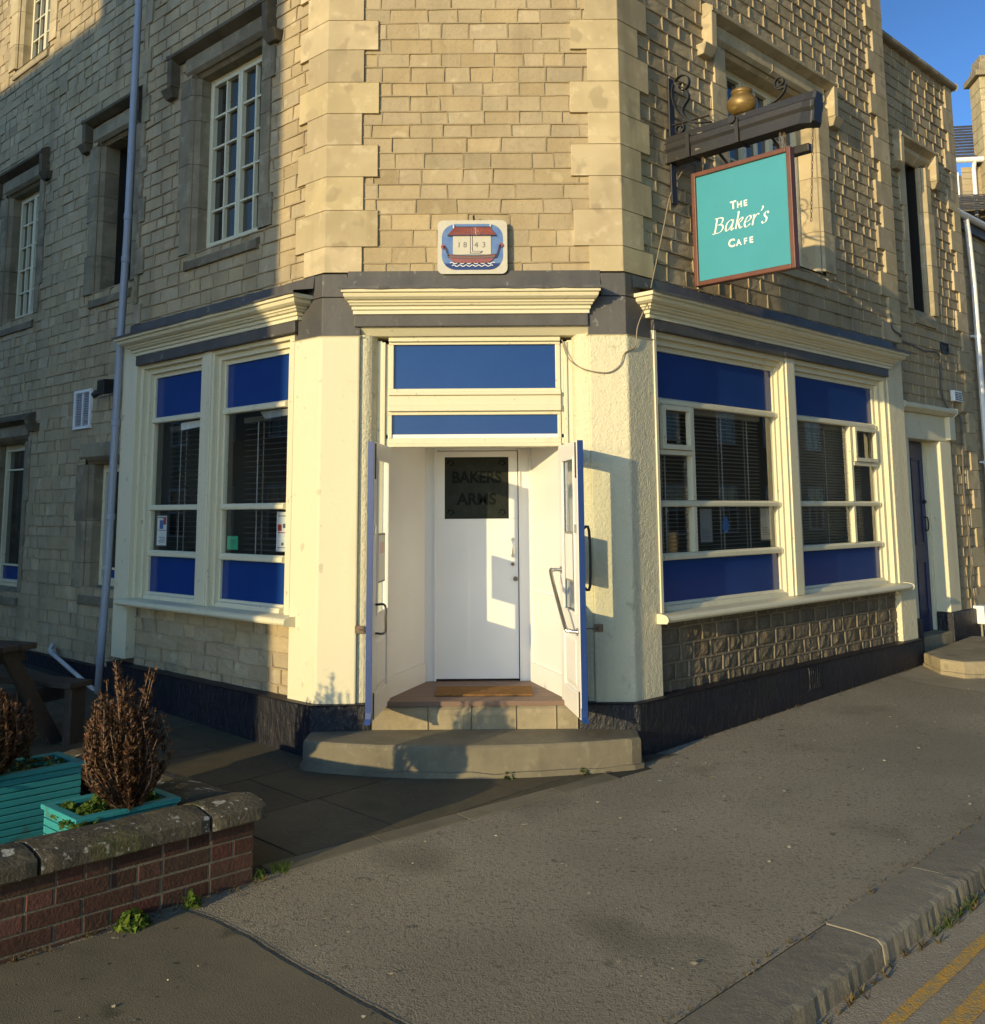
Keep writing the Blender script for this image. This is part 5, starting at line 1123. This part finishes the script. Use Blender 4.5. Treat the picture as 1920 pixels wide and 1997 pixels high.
def leaf_clump(m, o, r, h, n, rg, size=.022):
    for i in range(n):
        a = rg.uniform(0,6.28); q = math.sqrt(rg.random())*r; p = Vector(o)+Vector((q*math.cos(a), q*math.sin(a), h*(1-(q/r)**2)*rg.uniform(.4,1.1)+.004)); s = size*rg.uniform(.5,1.3); c = rg.uniform(.55,1.4); cc = (c*rg.uniform(.9,1.15), c, c*rg.uniform(.7,1.1))
        nrm = Vector((rg.uniform(-.9,.9)+math.cos(a)*.4, rg.uniform(-.9,.9)+math.sin(a)*.4, .8)).normalized(); t = nrm.orthogonal().normalized(); t = Matrix.Rotation(rg.uniform(0,6.28),3,nrm) @ t; b = nrm.cross(t)
        K = [(0,-.2),(.5,-.35),(.62,.0),(.38,.18),(.5,.6),(.12,.55),(0,1.0),(-.12,.55),(-.5,.6),(-.38,.18),(-.62,0),(-.5,-.35)]
        m.face([p + t*(x*s) + b*((y-.2)*s) + nrm*(.15*s*(abs(x)-.3)) for x, y in K], cc)
        if rg.random() < .5: m.tube([p, p-nrm*s*.2-Vector((0,0,h*.5*rg.random()+.005))], .0012, 3, cc, cap=False)
rg = random.Random(77)
mb = MB()
for u, v, r, h, n in ((.10,.10,.11,.05,170),(.22,.18,.12,.08,230),(.34,.24,.09,.07,150),(.06,.22,.06,.05,90),(.40,.22,.08,.07,130),(.38,.09,.07,.04,90),(.02,.05,.07,.03,70)): leaf_clump(mb, P1(u,v,.297), r, h, n, rg)
for i in range(50): leaf_clump(mb, P1(rg.uniform(-.03,.10),rg.uniform(-.025,.02),.313-rg.random()*.07), .02, .01, 3, rg, .015)
t = thing('ground_cover_plant', 'bright green leafy plant filling the small teal planter', 'plant', tuple(P1(.2,.15,.32))); mb.build('leaves', GREEN, t)
mb = MB()
for u, v, r, h, n in ((.3,.15,.2,.035,160),(.6,.18,.2,.03,150),(.85,.12,.12,.03,80)): leaf_clump(mb, P2(u,v,.35), r, h, n, rg, .018)
t = thing('ground_cover_plant', 'low mossy green growth in the long teal planter', 'plant', tuple(P2(.5,.15,.35))); mb.build('leaves', WEED, t)
t = thing('rosemary_sprigs', 'dark upright green sprigs at the back of the long planter', 'plant', tuple(P2(.75,.2,.35))); st = MB(); fo = MB()
for i in range(9):
    o = P2(rg.uniform(.55,.95), rg.uniform(.18,.28), .34); e = o+Vector((rg.uniform(-.05,.05), rg.uniform(-.04,.04), rg.uniform(.14,.27))); cv = catmull([o, o.lerp(e,.5)+Vector((rg.uniform(-.02,.02),0,0)), e], 8); st.tube(cv, .0025, 4, cap=False)
    for k in range(3, len(cv)):
        for s in range(9):
            d = Vector((rg.uniform(-1,1), rg.uniform(-1,1), rg.uniform(.1,.9))).normalized()*.028; sd = d.orthogonal().normalized()*.0022; c = rg.uniform(.6,1.5); fo.face([cv[k]-sd, cv[k]+d*.6-sd, cv[k]+d, cv[k]+sd], (c,c,c))
st.build('stems', TWIG, t); fo.build('leaves', DGREEN, t)
# litter in the long planter: the small terracotta and blue bits at its end
mb = MB(); mb.lathe(P2(.90,.20,.352), [(.012,0),(.016,.01),(.012,.022),(.004,.026)], 10); tag(mb.build('pebble', mat('terracotta', (.42,.15,.07), .8)), 'orange pebble on the compost at the end of the long planter', 'pebble')
# weeds
def weed(o, r, h, n, seed, name, label, m_=None, size=.022, blades=0):
    rg = random.Random(seed); m = MB(); o = Vector((o[0], o[1], gz(*o)+.003))
    if n: leaf_clump(m, o, r, h, n, rg, size)
    for i in range(blades):
        a = rg.uniform(0,6.28); p = o+Vector((rg.uniform(-r,r), rg.uniform(-r,r), 0)); e = p+Vector((math.cos(a)*h*.6, math.sin(a)*h*.6, h*rg.uniform(.5,1.1))); s = (e-p).orthogonal().normalized()*.0022; mid = p.lerp(e,.55)+Vector((0,0,h*.18)); c = rg.uniform(.7,1.4); m.face([p-s, mid-s*.8, e, mid+s*.8, p+s], (c,c,c))
    return tag(m.build(name, m_ or WEED), label, 'weed')
weed((-1.50,4.47), .065, .06, 90, 1, 'weed', 'leafy green weed at the foot of the brick wall', GREEN, .026, 8)
weed((-1.31,4.66), .035, .06, 40, 2, 'weed', 'small upright green weed by the wall base next to the tarmac edge', GREEN, .02, 6)
weed((-1.00,5.03), .035, .06, 0, 3, 'grass_tuft', 'bright grass tuft at the corner of the slabs', GREEN, .02, 40)
weed((-1.08,4.95), .03, .05, 4, 4, 'grass_tuft', 'thin grass stalks at the end of the brick wall', GREEN, .012, 16)
weed((.11,6.475), .03, .045, 22, 5, 'weed', 'tiny green weed under the middle of the doorstep', WEED, .016, 3)
weed((.575,6.55), .03, .04, 26, 6, 'weed', 'small green weed at the doorstep edge near the asphalt', WEED, .016, 5)
weed((.88,6.66), .012, .16, 0, 7, 'dry_stalk', 'dark dry stalk at the right end of the doorstep', TWIG, .01, 4)
mb = MB(); rg = random.Random(31)
def scatter_pt():
    while True:
        x, y = rg.uniform(-1.6,5), rg.uniform(3.7,9.5)
        if (Vector((x,y))-Vector(xy(KF(0,0,0)))).dot(Vector(NR)) < -.02 and (Vector((x,y))-E0).dot(en) < -.03 and (Vector((x,y))-Vector(CR)).dot(Vector(NR)) > .12: return x, y
for i in range(150):
    x, y = scatter_pt(); r = rg.uniform(.004,.012)*rg.choice((.6,.8,1,1.3)); a = rg.uniform(0,3.14); z = gz(x,y)+.008+rg.random()*.004; n = 6; c = rg.uniform(.6,1.1)
    mb.face([(x+r*math.cos(a+6.28*k/n)*(1.5 if k % 3 == 0 else .8), y+r*math.sin(a+6.28*k/n)*.8, z+rg.uniform(-.003,.004)) for k in range(n)], (c,c,c*.95))
tag(mb.build('fallen_petals', leafmat('pale_petals', (.42,.38,.27), (.55,.50,.38), .1)), 'pale petals and specks scattered over the asphalt', 'litter', kind='stuff')
mb = MB(); rg = random.Random(32)
for i in range(520):
    # moss and crumbs along the seams: wall base, kerb back, plinth foot
    k = rg.random()
    if k < .35: p = A1(rg.uniform(-.05,2.0), abs(rg.gauss(0,.025))+.01, 0)
    elif k < .62: p = KF(rg.uniform(-.3,4.5), rg.gauss(-.005,.012), 0)
    elif k < .80: p = FR(rg.uniform(.1,4.5), .10+abs(rg.gauss(0,.015)), 0)
    else: p = KF(rg.uniform(-.3,4.0), .27+abs(rg.gauss(0,.02)), 0)
    z = gz(p.x,p.y)+(.006 if k < .8 else -.083); h = rg.uniform(.004,.018)*(1 if k < .8 else 1.8)
    for q in range(4):
        a = rg.uniform(0,6.28); e = Vector((math.cos(a)*h, math.sin(a)*h, h*rg.uniform(.5,1.4))); o = Vector((p.x,p.y,z)); s = Vector((-math.sin(a),math.cos(a),0))*h*.22; c = rg.uniform(.6,1.3); mb.face([o-s, o+e, o+s], (c*1.1,c,c))
tag(mb.build('moss', leafmat('moss_and_straw', (.075,.07,.02), (.16,.12,.045), .1)), 'moss and dry crumbs along the kerb joints and wall feet', 'moss', kind='stuff')
mb = MB(); rg = random.Random(33)
for cu, n in ((1.62,55),(1.85,35),(2.6,45),(3.15,25)):
    for i in range(n):
        p = KF(cu+rg.gauss(0,.09), .275+abs(rg.gauss(0,.014)), 0); h = rg.uniform(.018,.05); a = rg.uniform(0,6.28); o = Vector((p.x,p.y,gz(p.x,p.y)-.083)); e = o+Vector((math.cos(a)*h*.6, math.sin(a)*h*.6, h)); s = Vector((-math.sin(a),math.cos(a),0))*.003; c = rg.uniform(.7,1.3); mb.face([o-s, o.lerp(e,.6)+Vector((0,0,h*.15)), e, o+s], (c,c,c))
tag(mb.build('gutter_grass', WEED), 'short grass growing in the gutter against the kerb', 'grass', kind='stuff')

# picnic table
WOODD = mat('dark_stained_timber', (.050,.040,.034), .65, (.028,.022,.018), 6, .7, (.09,.075,.06), 24, .4, .56, .66, bumps=((40,.35,.004,4),), stretch=(4,4,4))
dx = Vector((-.905,.426)); dn = Vector((dx.y,-dx.x)); dn = dn if dn.y < 0 else -dn
PT = Frame((-3.10,7.08), (dx.x,dx.y), (dn.x,dn.y)); gt = gz(-3.4,7.1)
t = thing('picnic_table', 'dark stained timber picnic table with attached bench by the wing wall', 'picnic table', (PT(.75,.35,0).x, PT(.75,.35,0).y, gt))
mb = MB()
for i in range(5): mb.box(PT, .0, 1.5, .01+i*.142, .145+i*.142, gt+.70, gt+.74)
mb.build('tabletop', WOODD, t, bevel=.006)
for v0 in (-.40, .90):
    mb = MB()
    for k in range(1 if True else 2): mb.box(PT, -.10, 1.6, v0, v0+.21, gt+.40, gt+.44)
    mb.build('bench', WOODD, t, bevel=.006)
for u in (.12, 1.28):
    mb = MB(); mb.box(PT, u, u+.045, -.40, 1.10, gt+.30, gt+.398); mb.box(PT, u, u+.045, .0, .72, gt+.61, gt+.699); mb.build('cross_rail', WOODD, t, bevel=.004)
    for (a, b) in ((-.28,.18),(.98,.54)):
        mb = MB(); w = .06
        mb.hexa([PT(u-.046,a-w,gt),PT(u-.002,a-w,gt),PT(u-.002,a+w,gt),PT(u-.046,a+w,gt),PT(u-.046,b-w,gt+.699),PT(u-.002,b-w,gt+.699),PT(u-.002,b+w,gt+.699),PT(u-.046,b+w,gt+.699)]); mb.build('leg', WOODD, t, bevel=.004)
mb = MB(); mb.box(PT, -.07, .0, -.37, -.24, gt, gt+.398); mb.build('leg', WOODD, t, bevel=.004)
# ================================================================== neighbours
NB = Frame(xy(FR(6.86,-.22,0)), UR, NR)
T = thing('neighbour_cottage', 'shaded stone cottage with white gutter beyond the extension', 'house', tuple(NB(3,-.1,.2)))
mb = MB(); stone_wall(mb, NB, .0, 5.5, .2, 5.25, 0, seed=61, ch=(.11,.15), bl=(.16,.34), ribh=.006); stone_wall(mb, Frame(xy(NB(0,0,0)), (-NR[0],-NR[1]), (-UR[0],-UR[1])), 0, 3, 5.0, 5.3, 0, seed=62); mb.build('stone_wall', STONE, T)
mb = MB(); mb.box(NB, .02, 5.5, -4, -.03, 0, 5.2); mb.build('wall_core', ROOMM, T)
def slate_roof(fr, u0, u1, v0, z0, v1, z1, parent, n=14, name='slate_roof'):
    m = MB(); rg = random.Random(int(u1*10))
    for i in range(n):
        a, b = i/n, (i+1)/n; va, vb = v0+(v1-v0)*a, v0+(v1-v0)*b; za, zb = z0+(z1-z0)*a, z0+(z1-z0)*b; u = u0
        while u < u1-.01:
            w = min(rg.uniform(.22,.3), u1-u); dz = rg.uniform(0,.006)
            m.hexa([fr(u,va,za+.02+dz),fr(u+w-.004,va,za+.02+dz),fr(u+w-.004,vb,zb+.002),fr(u,vb,zb+.002),fr(u,va,za+.032+dz),fr(u+w-.004,va,za+.032+dz),fr(u+w-.004,vb,zb+.012),fr(u,vb,zb+.012)]); u += w
    return m.build(name, SLATE, parent)
slate_roof(NB, -.02, 5.6, .12, 5.25, -3.2, 7.1, T)
mb = MB(); mb.box(NB, -.02, 5.5, -.06, .05, 5.10, 5.22); mb.build('fascia', LEAD, T)
mb = MB(); GA = [(.055+.055*math.cos(math.pi+math.pi*i/8)+.03, 5.27+.055*math.sin(math.pi+math.pi*i/8)) for i in range(9)]; GI = [(.055+.048*math.cos(math.pi+math.pi*i/8)+.03, 5.27+.048*math.sin(math.pi+math.pi*i/8)) for i in range(8,-1,-1)]
mb.extr(NB, GA+GI, -.10, 5.6); mb.extr(NB, GA, -.105, -.098); mb.build('gutter', WGLOSS, T)
mb = MB(); mb.tube([NB(.30,.085,5.22), NB(.36,.08,5.0), NB(.43,.075,4.4), NB(.43,.075,.25)], .034, 12)
for z in (3.75,2.2,1.3): mb.tube([NB(.43,.075,z-.03), NB(.43,.075,z+.03)], .041, 12); mb.box(NB, .425,.435,-.01,.075,z-.01,z+.01); mb.box(NB,.33,.43,.02,.05,z-.012,z+.012)
mb.build('downpipe', WGLOSS, T)

FB = Frame((9.0, 23.5), (math.cos(R_(-8)), math.sin(R_(-8))), (math.sin(R_(-8)), -math.cos(R_(-8))))
T = thing('distant_house', 'sunlit stone house with slate roof and tall chimney stack beyond the gutter', 'house', tuple(FB(4,-2,.5)))
FB = Frame((9.6, 24.4), (math.cos(R_(-7)), math.sin(R_(-7))), (math.sin(R_(-7)), -math.cos(R_(-7))))
mb = MB(); stone_wall(mb, FB, -2.0, 7, 6.5, 10.1, 0, [(1.9,2.20,9.2,9.95)], seed=71, ch=(.14,.2), bl=(.2,.5), ribh=.01); mb.build('stone_wall', STONE, T)
mb = MB(); mb.box(FB, -2.0, 7, -6, -.03, 0, 9.9); mb.build('wall_core', ROOMM, T)
mb = MB(); mb.ring(FB, 1.92, 2.17, 9.22, 9.93, .04, -.02, .012)
for k in range(1,7): mb.box(FB, 1.92, 2.17, -.02, .005, 9.22+k*.1, 9.235+k*.1)
f = mb.build('window', WGLOSS, T); mb = MB(); mb.box(FB, 1.9, 2.2, -.05, -.022, 9.2, 9.95); mb.build('pane', UPGLASS, f)
slate_roof(FB, -2.2, 7, .15, 10.2, -3.0, 12.3, T, 12)
mb = MB(); mb.tube([FB(-2.2,.2,10.22), FB(2.86,.2,10.22)], .07, 10); mb.tube([FB(2.55,.2,10.18), FB(2.55,.1,10.0), FB(2.55,.07,7)], .05, 10); mb.build('gutter', WGLOSS, T)
mb = MB(); rgc = random.Random(3)
for i in range(12):
    z = 8.6+i*.31
    for a, b in (((2.75,3.3),(3.305,4.0)) if i % 2 else ((2.75,3.05),(3.055,4.0))): k = rgc.uniform(.85,1.12); mb.box(FB, a, b, -.35, .35, z, z+.302, (k,k,k*.95))
CH = mb.build('chimney', DRESSED, T, bevel=.01)
mb = MB(); mb.box(FB, 2.64, 4.1, -.46, .46, 12.32, 12.47); mb.box(FB, 2.78, 3.97, -.33, .33, 12.471, 12.72); mb.box(FB, 2.82, 3.93, -.3, .3, 12.721, 12.9); mb.build('chimney_cap', DARKSTONE, CH, bevel=.02)
mb = MB(); slate_roof(FB, -2.2, 7, 3.0, 8.1, .1, 9.35, T, 10, 'porch_roof')

# houses on the other sides of the two streets: they shade the left face and stand in the window reflections
def house(name, label, fr, u0, u1, v0, v1, eave, ridge, nwin, gable=False, seed=1, stone=(1,1,1)):
    t = thing(name, label, 'house', tuple(fr((u0+u1)/2, v0, 0)), 'houses across the streets'); m = MB()
    m.box(fr, u0, u1, v0, v1, -.5, eave, stone)
    vm = (v0+v1)/2
    for u in (u0, u1): m.face([fr(u,v0,eave),fr(u,v1,eave),fr(u,vm,ridge)], stone)
    m.build('wall', OPPOSITE, t)
    m = MB(); m.face([fr(u0-.2,v0-.0,eave),fr(u1+.0,v0-.0,eave),fr(u1+.0,vm,ridge),fr(u0-.2,vm,ridge)]); m.face([fr(u0-.2,v1,eave),fr(u1,v1,eave),fr(u1,vm,ridge),fr(u0-.2,vm,ridge)]); m.build('roof', SLATE, t)
    s = -1 if fr is FL or fr is FR else 1
    for i in range(nwin):
        a = u0+(u1-u0)*(i+.5)/nwin
        for z in (1.0, 3.7):
            if z+1.3 > eave: continue
            m = MB(); m.ring(fr, a-.42, a+.42, z, z+1.3, .07, v0-.05, v0+.02); m.box(fr, a-.02, a+.02, v0-.04, v0+.02, z, z+1.3); m.box(fr, a-.42, a+.42, v0-.035, v0+.02, z+.63, z+.67); f = m.build('window', WHITE, t)
            m = MB(); m.box(fr, a-.42, a+.42, v0-.02, v0+.01, z, z+1.3); m.build('pane', UPGLASS, f)
    return t
house('tall_house', 'tall stone house across the side street facing the pub windows', FL, TALL0, TALL1, 11.0, 17.0, 11.6, 12.6, 2)
house('slate_house', 'lower slate roofed house beside the tall one across the side street', FL, TALL1+.005, 44.0, 11.0, 19.0, 6.2, LOWRIDGE, 16)
house('terrace_house', 'terraced stone houses across the main road facing the pub', FR, 3.5, 64, 12.5, 20, 6.4, 9, 22)
# ================================================================== sun, sky, camera
w = bpy.data.worlds.new('World'); SC.world = w; w.use_nodes = True; nt = w.node_tree
sk = N(nt, 'ShaderNodeTexSky', sky_type='NISHITA'); sk.sun_disc = False; sk.sun_elevation = R_(SUN_EL); sk.sun_rotation = R_(180+SUN_AZ); sk.air_density = 1.0; sk.dust_density = .1; sk.ozone_density = 3.0
tc = N(nt, 'ShaderNodeTexCoord'); dp = N(nt, 'ShaderNodeVectorMath', operation='DOT_PRODUCT'); nt.links.new(tc.outputs['Generated'], dp.inputs[0])
dp.inputs[1].default_value = (-math.sin(R_(SUN_AZ)), -math.cos(R_(SUN_AZ)), .25)     # clear sky with fill added on the sun's side, dimmed crosswise, deep blue opposite
m1 = N(nt, 'ShaderNodeMapRange'); nt.links.new(dp.outputs['Value'], m1.inputs[0]); m1.inputs[1].default_value = -.95; m1.inputs[2].default_value = -.45
m2 = N(nt, 'ShaderNodeMapRange'); nt.links.new(dp.outputs['Value'], m2.inputs[0]); m2.inputs[1].default_value = .42; m2.inputs[2].default_value = .92
tn = mixc(nt, m2.outputs[0], mixc(nt, m1.outputs[0], SKY_FAR, SKY_MID), SKY_NEAR); vm = N(nt, 'ShaderNodeVectorMath', operation='MULTIPLY'); nt.links.new(sk.outputs[0], vm.inputs[0]); nt.links.new(tn, vm.inputs[1])
bg = nt.nodes['Background']; nt.links.new(vm.outputs[0], bg.inputs[0]); bg.inputs[1].default_value = SKY
sd = Vector((-math.sin(R_(SUN_AZ))*math.cos(R_(SUN_EL)), -math.cos(R_(SUN_AZ))*math.cos(R_(SUN_EL)), math.sin(R_(SUN_EL))))
l = bpy.data.lights.new('sun', 'SUN'); l.energy = SUN; l.angle = R_(.53); l.color = SUN_COL; so = bpy.data.objects.new('sun', l); COL.objects.link(so)
so.rotation_euler = (-sd).to_track_quat('-Z', 'Y').to_euler(); so.location = sd*30
cam = bpy.data.cameras.new('camera'); co = bpy.data.objects.new('camera', cam); COL.objects.link(co); SC.camera = co
cam.sensor_fit = 'HORIZONTAL'; cam.sensor_width = 36; cam.lens = 36*1952.38/1920; cam.shift_y = -(998.5-725.28)/1920; cam.clip_end = 500; cam.clip_start = .05
co.location = (0, 0, 1.65)
co.rotation_euler = (Matrix.Rotation(-.0039356, 3, 'Z') @ Matrix.Rotation(math.pi/2+.137885, 3, 'X') @ Matrix.Rotation(ROLL, 3, 'Z')).to_euler()
SC.view_settings.view_transform = 'Standard'; SC.view_settings.look = 'None'; SC.view_settings.exposure = EXPO; SC.view_settings.gamma = 1; SC.view_settings.use_curve_mapping = False
SC.cycles.use_adaptive_sampling = True; SC.cycles.use_denoising = True; SC.cycles.max_bounces = 8; SC.cycles.transparent_max_bounces = 16; SC.cycles.sample_clamp_indirect = 6
